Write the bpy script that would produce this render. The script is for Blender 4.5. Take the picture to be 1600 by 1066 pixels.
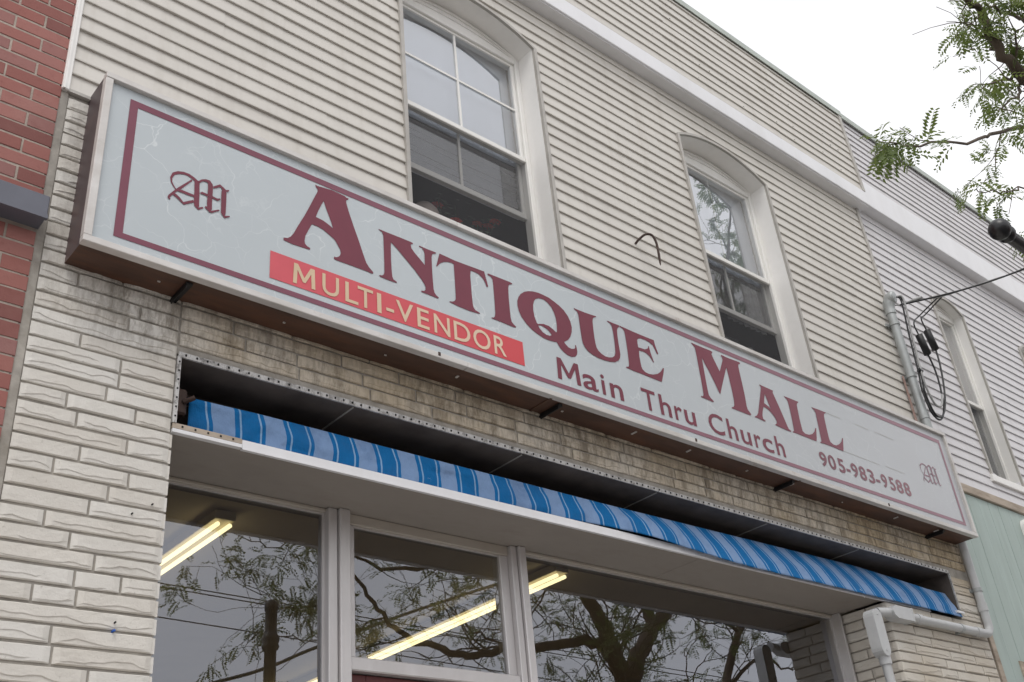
import bpy, bmesh, math, random
from mathutils import Vector, Matrix
from mathutils.geometry import tessellate_polygon
for o in list(bpy.data.objects): bpy.data.objects.remove(o)
SC = bpy.context.scene
COL = SC.collection
PI = math.pi

# ---------------------------------------------------------------- camera
cam = bpy.data.cameras.new('camera'); camo = bpy.data.objects.new('camera', cam); COL.objects.link(camo)
camo.matrix_world = Matrix(((0.757334, -0.274745, -0.592419, 0.0),(-0.647041, -0.438270, -0.623905, -3.95),(-0.088225, 0.855824, -0.509688, 1.6),(0,0,0,1)))
cam.sensor_width = 36.0; cam.lens = 37.21; cam.clip_start = 0.05; cam.clip_end = 2000
SC.camera = camo
# ---------------------------------------------------------------- sky and sun (bright overcast)
SUN_EL, SUN_ROT = math.radians(58), math.radians(218)
W = bpy.data.worlds.new("World"); SC.world = W; W.use_nodes = True
nt = W.node_tree; nt.nodes.clear()
sky = nt.nodes.new('ShaderNodeTexSky'); sky.sky_type = 'NISHITA'; sky.sun_disc = False
sky.sun_elevation = SUN_EL; sky.sun_rotation = SUN_ROT; sky.air_density = 1.0; sky.dust_density = 4.0; sky.ozone_density = 1.0
hs = nt.nodes.new('ShaderNodeHueSaturation'); hs.inputs['Saturation'].default_value = 0.1; hs.inputs['Value'].default_value = 1.0
# cloud deck: soft uneven white layer over the sky
tcw = nt.nodes.new('ShaderNodeTexCoord'); nz = nt.nodes.new('ShaderNodeTexNoise'); nz.inputs['Scale'].default_value = 2.2; nz.inputs['Detail'].default_value = 5
rmp = nt.nodes.new('ShaderNodeMapRange'); rmp.inputs['From Min'].default_value = .3; rmp.inputs['From Max'].default_value = .7
rmp.inputs['To Min'].default_value = 9.2; rmp.inputs['To Max'].default_value = 12.0
cmb = nt.nodes.new('ShaderNodeCombineColor')
mlt = nt.nodes.new('ShaderNodeMath'); mlt.operation = 'MULTIPLY'; mlt.inputs[1].default_value = 1.03
mix = nt.nodes.new('ShaderNodeMix'); mix.data_type = 'RGBA'; mix.inputs['Factor'].default_value = 0.82
bg = nt.nodes.new('ShaderNodeBackground'); bg.inputs['Strength'].default_value = 0.1
wo = nt.nodes.new('ShaderNodeOutputWorld')
L = nt.links.new
L(sky.outputs[0], hs.inputs['Color']); L(tcw.outputs['Generated'], nz.inputs['Vector']); L(nz.outputs['Fac'], rmp.inputs['Value'])
L(rmp.outputs[0], mlt.inputs[0])
L(rmp.outputs[0], cmb.inputs[0]); L(rmp.outputs[0], cmb.inputs[1]); L(mlt.outputs[0], cmb.inputs[2])
L(hs.outputs[0], mix.inputs['A']); L(cmb.outputs[0], mix.inputs['B']); L(mix.outputs['Result'], bg.inputs['Color']); L(bg.outputs[0], wo.inputs[0])
sl = bpy.data.lights.new('sun', 'SUN'); sl.energy = 0.9; sl.angle = math.radians(25); sl.color = (1, .96, .9)
so = bpy.data.objects.new('sun', sl); COL.objects.link(so)
sd = Vector((math.sin(SUN_ROT) * math.cos(SUN_EL), math.cos(SUN_ROT) * math.cos(SUN_EL), math.sin(SUN_EL)))
so.rotation_euler = (-sd).to_track_quat('-Z', 'Y').to_euler(); so.location = (0, -10, 30)
SC.view_settings.view_transform = 'Standard'; SC.view_settings.look = 'None'; SC.view_settings.exposure = 0.32; SC.view_settings.gamma = 1.0
SC.view_settings.use_curve_mapping = False
try:
    SC.cycles.transparent_max_bounces = 16; SC.cycles.max_bounces = 8
except Exception: pass

# ---------------------------------------------------------------- helpers
def empty(name, loc, label=None, cat=None, group=None):
    o = bpy.data.objects.new(name, None); COL.objects.link(o); o.location = loc; o.empty_display_size = .2
    if label: o['label'] = label
    if cat: o['category'] = cat
    if group: o['group'] = group
    return o
def tag(o, label=None, cat=None, group=None, kind=None):
    if label: o['label'] = label
    if cat: o['category'] = cat
    if group: o['group'] = group
    if kind: o['kind'] = kind
    return o
def wloc(o):
    v = Vector(o.location)
    while o.parent:
        o = o.parent
        if o.type == 'EMPTY': v = Vector(o.location)
    return v
def setpar(o, p):
    o.parent = p
    root = p
    while root.parent: root = root.parent
    if p.parent is None: o.matrix_parent_inverse = Matrix.Translation(-Vector(p.location))
    else: o.matrix_parent_inverse = Matrix.Identity(4)
class MB:
    def __init__(s): s.v = []; s.f = []; s.m = []; s.sm = []
    def quad(s, a, b, c, d, mi=0):
        n = len(s.v); s.v += [a, b, c, d]; s.f.append((n, n+1, n+2, n+3)); s.m.append(mi); s.sm.append(False)
    def poly(s, pts, mi=0):
        n = len(s.v); s.v += list(pts); s.f.append(tuple(range(n, n+len(pts)))); s.m.append(mi); s.sm.append(False)
    def grid(s, rows, mi=0, smooth=True, closed=False):
        n = len(s.v); h = len(rows); w = len(rows[0])
        for r in rows: s.v += r
        for i in range(h-1):
            for j in range(w if closed else w-1):
                k = (j+1) % w
                s.f.append((n+i*w+j, n+i*w+k, n+(i+1)*w+k, n+(i+1)*w+j)); s.m.append(mi); s.sm.append(smooth)
    def box(s, x0, x1, y0, y1, z0, z1, mi=0, bev=0.0):
        if bev > 0:
            b = min(bev, (x1-x0)*.45, (y1-y0)*.45, (z1-z0)*.45)
            bm = bmesh.new(); bmesh.ops.create_cube(bm, size=1)
            for v in bm.verts: v.co = Vector(((x0+x1)/2+v.co.x*(x1-x0), (y0+y1)/2+v.co.y*(y1-y0), (z0+z1)/2+v.co.z*(z1-z0)))
            bmesh.ops.bevel(bm, geom=list(bm.edges), offset=b, segments=1, affect='EDGES', profile=.5)
            bm.verts.index_update(); n = len(s.v); s.v += [tuple(v.co) for v in bm.verts]
            for f in bm.faces: s.f.append(tuple(n+v.index for v in f.verts)); s.m.append(mi); s.sm.append(False)
            bm.free(); return
        p = [(x0,y0,z0),(x1,y0,z0),(x1,y1,z0),(x0,y1,z0),(x0,y0,z1),(x1,y0,z1),(x1,y1,z1),(x0,y1,z1)]
        n = len(s.v); s.v += p
        for f in ((0,3,2,1),(4,5,6,7),(0,1,5,4),(1,2,6,5),(2,3,7,6),(3,0,4,7)):
            s.f.append(tuple(n+i for i in f)); s.m.append(mi); s.sm.append(False)
    def tube(s, pts, rad, n=10, mi=0, cap=True, smooth=True):
        P = [Vector(p) for p in pts]; rr = rad if isinstance(rad, (list, tuple)) else [rad]*len(P)
        rows = []; up = None
        for i, p in enumerate(P):
            t = (P[min(i+1, len(P)-1)] - P[max(i-1, 0)])
            t = t.normalized() if t.length > 1e-9 else Vector((0,0,1))
            if up is None:
                up = Vector((0,0,1)) if abs(t.z) < .9 else Vector((1,0,0))
            a = t.cross(up)
            if a.length < 1e-6: a = t.orthogonal()
            a.normalize(); b = a.cross(t).normalized(); up = b
            rows.append([tuple(p + (a*math.cos(2*PI*k/n) + b*math.sin(2*PI*k/n))*rr[i]) for k in range(n)])
        s.grid(rows, mi, smooth, True)
        if cap: s.poly(rows[0][::-1], mi); s.poly(rows[-1], mi)
    def lathe(s, c, prof, n=20, mi=0):
        rows = [[(c[0]+r*math.cos(2*PI*k/n), c[1]+r*math.sin(2*PI*k/n), c[2]+z) for k in range(n)] for r, z in prof]
        s.grid(rows, mi, True, True)
    def build(s, name, mats, parent=None):
        me = bpy.data.meshes.new(name); me.from_pydata(s.v, [], s.f)
        mats = mats if isinstance(mats, (list, tuple)) else [mats]
        for m in mats: me.materials.append(m)
        me.polygons.foreach_set('material_index', s.m); me.polygons.foreach_set('use_smooth', s.sm)
        me.update()
        o = bpy.data.objects.new(name, me); COL.objects.link(o)
        if parent is not None: setpar(o, parent)
        return o
def catmull(pts, k=6):
    P = [Vector(p) for p in pts]; out = []
    for i in range(len(P)-1):
        a = P[max(i-1,0)]; b = P[i]; c = P[i+1]; d = P[min(i+2,len(P)-1)]
        for j in range(k):
            t = j/k
            out.append(.5*((2*b)+(c-a)*t+(2*a-5*b+4*c-d)*t*t+(3*b-a-3*c+d)*t**3))
    out.append(P[-1]); return out

# ---------------------------------------------------------------- materials
class NT:
    def __init__(s, name):
        s.m = bpy.data.materials.new(name); s.m.use_nodes = True; s.t = s.m.node_tree; s.t.nodes.clear()
        s.out = s.t.nodes.new('ShaderNodeOutputMaterial')
    def n(s, ty, **kw):
        x = s.t.nodes.new('ShaderNode'+ty)
        for k, v in kw.items():
            if k in ('op',): x.operation = v
            elif k == 'dt': x.data_type = v
            elif k == 'blend': x.blend_type = v
            elif k == 'feature': x.feature = v
            else: x.inputs[k.replace('_', ' ')].default_value = v
        return x
    def l(s, a, b): s.t.links.new(a, b)
    def obj(s, scale=(1,1,1)):
        tc = s.n('TexCoord'); mp = s.n('Mapping'); mp.inputs['Scale'].default_value = scale
        s.l(tc.outputs['Object'], mp.inputs['Vector']); return mp.outputs['Vector']
    def noise(s, scale, detail=4, rough=.55, vscale=(1,1,1)):
        x = s.n('TexNoise', Scale=scale, Detail=detail, Roughness=rough); s.l(s.obj(vscale), x.inputs['Vector']); return x.outputs['Fac']
    def ramp(s, fac, stops, interp='LINEAR'):
        r = s.n('ValToRGB'); r.color_ramp.interpolation = interp; e = r.color_ramp.elements
        while len(e) < len(stops): e.new(.5)
        for i, (p, c) in enumerate(stops):
            e[i].position = p; e[i].color = (*c, 1) if isinstance(c, tuple) else (c, c, c, 1)
        s.l(fac, r.inputs['Fac']); return r.outputs['Color']
    def mixc(s, fac, a, b, blend='MIX'):
        x = s.n('Mix', dt='RGBA'); x.blend_type = blend
        for k, v in (('Factor', fac), ('A', a), ('B', b)):
            if hasattr(v, 'node'): s.l(v, x.inputs[k])
            elif k == 'Factor': x.inputs[k].default_value = v
            else: x.inputs[k].default_value = (*v, 1)
        return x.outputs['Result']
    def math(s, op, a, b=None):
        x = s.n('Math', op=op)
        for i, v in enumerate((a, b)):
            if v is None: continue
            if hasattr(v, 'node'): s.l(v, x.inputs[i])
            else: x.inputs[i].default_value = v
        return x.outputs[0]
    def rng(s, v, a, b, c=0., d=1.):
        x = s.n('MapRange', From_Min=a, From_Max=b, To_Min=c, To_Max=d); s.l(v, x.inputs['Value']); return x.outputs[0]
    def bsdf(s, color, rough=.6, metal=0., spec=.5, bump=None, bstr=.3, bdist=.01):
        p = s.n('BsdfPrincipled', Metallic=metal)
        p.inputs['Specular IOR Level'].default_value = spec
        for k, v in (('Base Color', color), ('Roughness', rough)):
            if hasattr(v, 'node'): s.l(v, p.inputs[k])
            elif k == 'Base Color': p.inputs[k].default_value = (*v, 1)
            else: p.inputs[k].default_value = v
        if bump is not None:
            b = s.n('Bump', Strength=bstr, Distance=bdist); s.l(bump, b.inputs['Height']); s.l(b.outputs[0], p.inputs['Normal'])
        s.l(p.outputs[0], s.out.inputs[0]); return p
    def xyz(s):
        x = s.n('SeparateXYZ'); s.l(s.obj(), x.inputs[0]); return x.outputs
def simple(name, c, rough=.6, var=.12, scale=8, metal=0., bump=.0, vs=(1,1,1), spec=.5, dirt=None, dscale=2.5, damt=.5):
    t = NT(name); f = t.noise(scale, 5, .6, vs)
    d = tuple(x*(1-var) for x in c); b = tuple(min(1, x*(1+var)) for x in c)
    col = t.ramp(f, [(.3, d), (.7, b)])
    if dirt:
        m = t.rng(t.noise(dscale, 7, .7, vs), .5, .75, 0, damt); col = t.mixc(m, col, dirt)
    t.bsdf(col, rough, metal, spec, t.noise(scale*6, 3, .6) if bump else None, bump, .004); return t.m
M = {}
def vinyl(name, c, dirtc):
    t = NT(name); col = t.ramp(t.noise(1.3, 5, .6, (1, 1, 2)), [(.3, tuple(x*.94 for x in c)), (.7, tuple(min(1, x*1.04) for x in c))])
    st = t.rng(t.noise(5, 7, .68, (1.2, 1, .1)), .5, .76, 0, .5); col = t.mixc(st, col, dirtc)
    fine = t.noise(60, 3, .6, (.15, 1, 1)); t.bsdf(col, .48, 0, .35, fine, .12, .002); return t.m
M['siding'] = vinyl('cream_vinyl', (.60, .573, .53), (.41, .375, .325))
M['siding_r'] = vinyl('pale_grey_vinyl', (.635, .62, .635), (.46, .445, .44))
M['white'] = simple('white_painted_trim', (.84, .825, .80), .45, .05, 5, dirt=(.5, .48, .44), damt=.3)
M['whitevinyl'] = simple('white_window_vinyl', (.8, .79, .76), .4, .04, 5, dirt=(.6, .56, .48), damt=.35)
M['fascia'] = simple('white_fascia_metal', (.76, .76, .78), .4, .04, 3, vs=(1, 1, .3), dirt=(.55, .53, .5), damt=.3)
M['capmetal'] = simple('grey_green_cap_metal', (.42, .46, .42), .5, .12, 3, dirt=(.3, .3, .26))
M['trimtan'] = simple('tan_grey_channel', (.42, .40, .37), .5, .1, 9, dirt=(.25, .23, .2))
def stone():
    t = NT('split_face_stone'); x, y, z = t.xyz()
    base = t.ramp(t.noise(3.1, 6, .6), [(.25, (.63, .605, .56)), (.5, (.71, .69, .65)), (.8, (.76, .745, .71))])
    at = t.n('Attribute'); at.attribute_name = 'tone'; tn = at.outputs['Fac']
    base = t.mixc(t.rng(tn, 0, 1, 0, .35), base, (.56, .50, .42))
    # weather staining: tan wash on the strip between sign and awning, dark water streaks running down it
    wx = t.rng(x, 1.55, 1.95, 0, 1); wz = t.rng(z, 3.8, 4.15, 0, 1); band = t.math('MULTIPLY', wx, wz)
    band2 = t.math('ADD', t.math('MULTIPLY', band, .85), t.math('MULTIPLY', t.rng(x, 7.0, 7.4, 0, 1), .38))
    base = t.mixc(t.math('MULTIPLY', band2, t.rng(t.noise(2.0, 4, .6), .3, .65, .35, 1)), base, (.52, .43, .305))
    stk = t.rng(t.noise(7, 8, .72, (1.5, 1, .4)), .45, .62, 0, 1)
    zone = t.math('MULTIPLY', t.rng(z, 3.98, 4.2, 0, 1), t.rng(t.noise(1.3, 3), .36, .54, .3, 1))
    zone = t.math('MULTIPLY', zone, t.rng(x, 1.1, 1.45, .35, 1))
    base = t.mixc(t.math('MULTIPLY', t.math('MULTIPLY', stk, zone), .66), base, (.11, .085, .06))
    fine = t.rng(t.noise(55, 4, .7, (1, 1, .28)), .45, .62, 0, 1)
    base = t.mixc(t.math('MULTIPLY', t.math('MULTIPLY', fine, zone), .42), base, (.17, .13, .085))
    spec = t.rng(t.noise(38, 3, .7), .66, .74, 0, .35); base = t.mixc(spec, base, (.3, .27, .23))
    t.bsdf(base, .85, 0, .2, t.noise(60, 7, .75), .55, .006); return t.m
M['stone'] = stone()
M['mortar'] = simple('grey_mortar', (.36, .335, .30), .95, .2, 14, bump=.5, dirt=(.2, .175, .14), damt=.7)
def brick():
    t = NT('red_brick'); at = t.n('Attribute'); at.attribute_name = 'tone'
    c = t.ramp(at.outputs['Fac'], [(0, (.20, .085, .077)), (.3, (.31, .125, .108)), (.7, (.36, .165, .145)), (1, (.28, .14, .13))])
    c = t.mixc(t.rng(t.noise(28, 6, .7), .55, .8, 0, .45), c, (.19, .065, .055))
    c = t.mixc(t.rng(t.noise(3, 4, .6), .5, .8, 0, .25), c, (.45, .3, .26))
    t.bsdf(c, .85, 0, .25, t.noise(90, 5, .7), .4, .003); return t.m
M['brick'] = brick()
M['bmortar'] = simple('tan_brick_mortar', (.42, .36, .31), .95, .2, 20, bump=.8, dirt=(.27, .22, .19), damt=.6)
M['ledge'] = simple('blue_grey_steel_ledge', (.115, .12, .15), .45, .12, 4, dirt=(.16, .15, .15), damt=.6)
M['cabinet'] = simple('brown_sign_cabinet', (.075, .052, .055), .5, .25, 5, dirt=(.12, .05, .025), damt=.7)
M['cabinet_low'] = simple('rusty_brown_cabinet_underside', (.08, .04, .026), .6, .3, 3, vs=(1, 4, 1), dirt=(.16, .06, .025), damt=.75, dscale=1.6)
def rim():
    t = NT('weathered_aluminium_rim'); c = t.ramp(t.noise(7, 6, .65, (.5, 1, 1)), [(.3, (.50, .47, .44)), (.7, (.66, .64, .62))])
    c = t.mixc(t.rng(t.noise(2.2, 8, .75), .6, .72, 0, .8), c, (.30, .20, .12))
    t.bsdf(c, .45, .15, .5, t.noise(40, 4), .15, .002); return t.m
M['rim'] = rim()
def panel():
    t = NT('crackled_acrylic_sign_face'); x, y, z = t.xyz()
    base = t.mixc(t.rng(x, 3.5, 8.0, 0, 1), (.475, .52, .545), (.455, .462, .485))
    base = t.mixc(t.rng(t.noise(1.6, 5, .6, (.6, 1, 1)), .35, .7, 0, .3), base, (.56, .60, .625))
    mp = t.obj((1, 1, 1)); dn = t.n('TexNoise', Scale=3.0, Detail=4.0); t.l(mp, dn.inputs['Vector'])
    add = t.n('VectorMath', op='SCALE'); t.l(dn.outputs['Color'], add.inputs[0]); add.inputs['Scale'].default_value = .34
    ad2 = t.n('VectorMath', op='ADD'); t.l(mp, ad2.inputs[0]); t.l(add.outputs[0], ad2.inputs[1])
    def crack(scale, w, m0, m1, seed):
        v = t.n('TexVoronoi', feature='DISTANCE_TO_EDGE', Scale=scale); t.l(ad2.outputs[0], v.inputs['Vector'])
        ln = t.rng(v.outputs['Distance'], 0, w, 1, 0)
        return t.math('MULTIPLY', ln, t.rng(t.noise(seed, 3), m0, m1, 0, 1))
    k = t.math('MAXIMUM', crack(3.0, .011, .42, .56, 1.7), t.math('MULTIPLY', crack(7.5, .02, .46, .6, 2.3), .55))
    k = t.math('MULTIPLY', k, t.rng(x, 1.5, 6.8, .38, .2)); base = t.mixc(k, base, (.86, .88, .88))
    dirt = t.rng(t.noise(4, 7, .7, (1.5, 1, .3)), .55, .8, 0, .22); base = t.mixc(dirt, base, (.38, .40, .40))
    t.bsdf(base, .32, 0, .45); return t.m
M['panel'] = panel()
def vinyl_letter(name, c, fade, f0=4.5, f1=8.5, amt=.35):
    t = NT(name); x, y, z = t.xyz(); col = t.ramp(t.noise(6, 4), [(.3, tuple(v*.94 for v in c)), (.7, tuple(v*1.06 for v in c))])
    col = t.mixc(t.rng(x, f0, f1, 0, amt), col, fade); t.bsdf(col, .42, 0, .4); return t.m
M['maroon'] = vinyl_letter('maroon_vinyl', (.165, .024, .046), (.32, .12, .16))
M['maroon2'] = vinyl_letter('faded_maroon_line', (.19, .05, .08), (.42, .27, .32), 1.5, 8.5, .5)
M['maroon3'] = vinyl_letter('washed_out_maroon', (.24, .11, .15), (.38, .24, .28))
M['phone'] = vinyl_letter('faded_maroon_digits', (.20, .07, .095), (.34, .18, .2), 6.8, 7.8, .5)
M['red'] = vinyl_letter('red_vinyl_banner', (.62, .095, .12), (.60, .06, .07), 2.0, 3.6, .9)
M['tan'] = vinyl_letter('tan_vinyl', (.62, .47, .30), (.75, .58, .45), 2.0, 3.6, .8)
def awn():
    t = NT('blue_striped_canvas'); uv = t.n('UVMap'); sx = t.n('SeparateXYZ'); t.l(uv.outputs[0], sx.inputs[0])
    fr = t.math('FRACT', t.math('ADD', sx.outputs[0], t.rng(t.noise(9, 3), 0, 1, -.018, .018)))
    B = (.002, .125, .345); LT = (.19, .295, .49); W_ = (.22, .36, .56)
    c = t.ramp(fr, [(0, LT), (.415, B), (.505, W_), (.54, B), (.89, W_), (.925, B)], 'CONSTANT')
    c = t.mixc(t.rng(t.noise(3.5, 6, .7), .5, .78, 0, .55), c, (.03, .09, .22))
    c = t.mixc(t.rng(t.noise(26, 5, .8), .69, .72, 0, .8), c, (.02, .03, .06))
    c = t.mixc(t.rng(t.noise(17, 5, .8), .70, .73, 0, .7), c, (.6, .68, .8))
    p = t.bsdf(c, .75, 0, .2, t.noise(11, 6, .62, (1, 1, .6)), .8, .02); return t.m
M['awning'] = awn()
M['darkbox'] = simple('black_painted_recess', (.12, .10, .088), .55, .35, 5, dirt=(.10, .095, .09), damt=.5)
def flange():
    t = NT('perforated_galvanised_flange'); c = t.ramp(t.noise(22, 6, .75), [(.35, (.22, .21, .2)), (.5, (.55, .54, .53)), (.8, (.66, .65, .64))])
    c = t.mixc(t.rng(t.noise(60, 4, .8, (2, 1, .4)), .56, .66, 0, .7), c, (.08, .07, .06))
    t.bsdf(c, .6, .2, .4); return t.m
M['flange'] = flange()
M['hole'] = simple('dark_hole', (.012, .012, .012), .9, .1, 5)
M['soffit'] = simple('grey_beige_soffit_board', (.31, .28, .252), .75, .07, 2.5, vs=(1, 2, 1), dirt=(.22, .19, .165), damt=.6, bump=.25)
M['alu'] = simple('anodised_aluminium', (.62, .60, .60), .38, .06, 6, metal=.35, vs=(1, 1, .2), dirt=(.4, .38, .36), damt=.35)
M['headwood'] = simple('beige_painted_head', (.46, .42, .37), .6, .06, 5, dirt=(.33, .29, .25))
def glass(name, tint=(.86, .88, .87), gain=1.9, base=.03, wav=.05, rc=(.97, .97, .98)):
    t = NT(name); fr = t.n('Fresnel', IOR=1.48)
    b = t.n('Bump', Strength=wav, Distance=.01); t.l(t.noise(.9, 1), b.inputs['Height'])
    f = t.math('MINIMUM', t.math('ADD', t.math('MULTIPLY', fr.outputs[0], gain), base), 1.0)
    g = t.n('BsdfGlossy', Roughness=0.0); g.inputs['Color'].default_value = (*rc, 1); t.l(b.outputs[0], g.inputs['Normal'])
    tr = t.n('BsdfTransparent'); tr.inputs['Color'].default_value = (*tint, 1)
    mx = t.n('MixShader'); t.l(f, mx.inputs[0]); t.l(tr.outputs[0], mx.inputs[1]); t.l(g.outputs[0], mx.inputs[2]); t.l(mx.outputs[0], t.out.inputs[0]); return t.m
M['glass'] = glass('shopfront_glass', (.78, .78, .75), 1.9, .10, .0, (.90, .94, 1.03))
M['glass_up'] = glass('window_glass', (.85, .88, .9), 2.4, .14, .05)
def screen():
    t = NT('insect_screen'); d = t.n('BsdfDiffuse'); d.inputs['Color'].default_value = (.11, .11, .115, 1); tr = t.n('BsdfTransparent')
    mx = t.n('MixShader'); mx.inputs[0].default_value = .42; t.l(tr.outputs[0], mx.inputs[1]); t.l(d.outputs[0], mx.inputs[2]); t.l(mx.outputs[0], t.out.inputs[0]); return t.m
M['screen'] = screen()
M['blind'] = simple('pale_roller_blind', (.82, .85, .9), .8, .05, 2, vs=(1, 1, .4))
M['slat'] = simple('grey_blind_slats', (.8, .81, .84), .6, .08, 4)
M['lace'] = simple('grey_lace_curtain', (.38, .4, .4), .9, .5, 16)
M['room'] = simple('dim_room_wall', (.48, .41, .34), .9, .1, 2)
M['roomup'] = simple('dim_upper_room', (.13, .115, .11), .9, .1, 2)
M['ceil'] = simple('shop_ceiling', (.75, .67, .55), .9, .06, 2)
def tubem():
    t = NT('lit_fluorescent_tube'); e = t.n('Emission', Strength=1.7); e.inputs['Color'].default_value = (1.0, .84, .46, 1); t.l(e.outputs[0], t.out.inputs[0]); return t.m
M['tube'] = tubem()
M['fixture'] = simple('cream_light_fixture', (.62, .56, .42), .5, .05, 5)
M['teal'] = simple('faded_teal_boards', (.41, .49, .465), .75, .1, 5, vs=(2, 1, .25), dirt=(.27, .31, .29), damt=.5, bump=.2)
M['oldwood'] = simple('weathered_wood_strip', (.45, .38, .31), .85, .2, 7, vs=(.4, 1, 2), dirt=(.13, .09, .06), damt=.8, dscale=3)
M['pvc'] = simple('grey_pvc_conduit', (.50, .51, .52), .45, .06, 6, dirt=(.36, .36, .35), damt=.4)
M['galv'] = simple('galvanised_mast', (.40, .42, .42), .45, .1, 8, metal=.3, dirt=(.28, .28, .27))
M['black'] = simple('black_rubber', (.012, .012, .013), .5, .2, 9)
M['greycable'] = simple('grey_cable', (.35, .35, .35), .5, .1, 9)
M['copper'] = simple('brown_wire', (.30, .2, .17), .6, .1, 9)
M['rust'] = simple('rusty_brown_iron', (.055, .032, .025), .75, .35, 14, bump=.4)
M['iron'] = simple('black_cast_iron', (.012, .012, .014), .35, .2, 9)
M['bark'] = simple('locust_bark', (.105, .08, .06), .9, .3, 12, bump=.8, vs=(1, 1, .3))
def leafm():
    t = NT('locust_leaf'); c = t.ramp(t.noise(1.7, 4, .6), [(.3, (.07, .115, .035)), (.55, (.12, .175, .05)), (.75, (.23, .25, .08))])
    c = t.mixc(t.rng(t.noise(5, 3, .6), .64, .72, 0, .55), c, (.22, .18, .06))
    d = t.n('BsdfPrincipled', Roughness=.55); t.l(c, d.inputs['Base Color']); tr = t.n('BsdfTranslucent')
    c2 = t.mixc(.6, c, (.24, .29, .07)); t.l(c2, tr.inputs['Color'])
    mx = t.n('MixShader'); mx.inputs[0].default_value = .42; t.l(d.outputs[0], mx.inputs[1]); t.l(tr.outputs[0], mx.inputs[2]); t.l(mx.outputs[0], t.out.inputs[0]); return t.m
M['leaf'] = leafm()
M['asphalt'] = simple('asphalt', (.07, .07, .07), .9, .2, 25, bump=.6)
M['concrete'] = simple('concrete_pavement', (.5, .48, .45), .9, .12, 6, bump=.3)
M['paint'] = simple('road_paint', (.7, .68, .6), .7, .1, 10)
M['purple'] = simple('purple_sign_face', (.16, .1, .25), .5, .05, 5)
M['flower'] = simple('red_petals', (.8, .09, .07), .6, .2, 20)
M['stem'] = simple('dark_green_stems', (.13, .17, .11), .7, .2, 20)
M['pot'] = simple('pale_clay_pot', (.45, .38, .34), .6, .1, 8)
M['charcoal'] = simple('charcoal_plastic', (.025, .025, .027), .5, .2, 8)
M['silver'] = simple('silver_plastic', (.55, .55, .56), .3, .1, 8, metal=.5)
M['blueplug'] = simple('blue_plastic', (.01, .1, .45), .5, .1, 8)
M['tar'] = simple('roof_membrane', (.1, .1, .1), .9, .2, 4)
M['farwin'] = simple('dark_window_glass', (.03, .035, .04), .15, .2, 4)
M['fartrim'] = simple('pale_stone_trim', (.5, .47, .42), .8, .1, 4)
M['door'] = simple('dark_red_door', (.12, .03, .03), .5, .15, 6)
# ---------------------------------------------------------------- setting: ground
def struct(o): o['kind'] = 'structure'; return o
mb = MB(); mb.quad((-400, -400, -.14), (400, -400, -.14), (400, 400, -.14), (-400, 400, -.14)); struct(mb.build('ground', M['concrete']))
mb = MB(); mb.quad((-200, -13.2, -.132), (200, -13.2, -.132), (200, -3.6, -.132), (-200, -3.6, -.132)); struct(mb.build('road', M['asphalt']))
mb = MB(); mb.box(-200, 200, -3.6, 9, -.2, 0, 0); struct(mb.build('pavement', M['concrete']))
mb = MB(); mb.box(-200, 200, -30, -13.2, -.2, .01, 0); struct(mb.build('far_pavement', M['concrete']))
mb = MB()
for i in range(-20, 21): mb.quad((i*6, -8.47, -.126), (i*6+3, -8.47, -.126), (i*6+3, -8.33, -.126), (i*6, -8.33, -.126))
struct(mb.build('road_markings', M['paint']))

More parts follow.
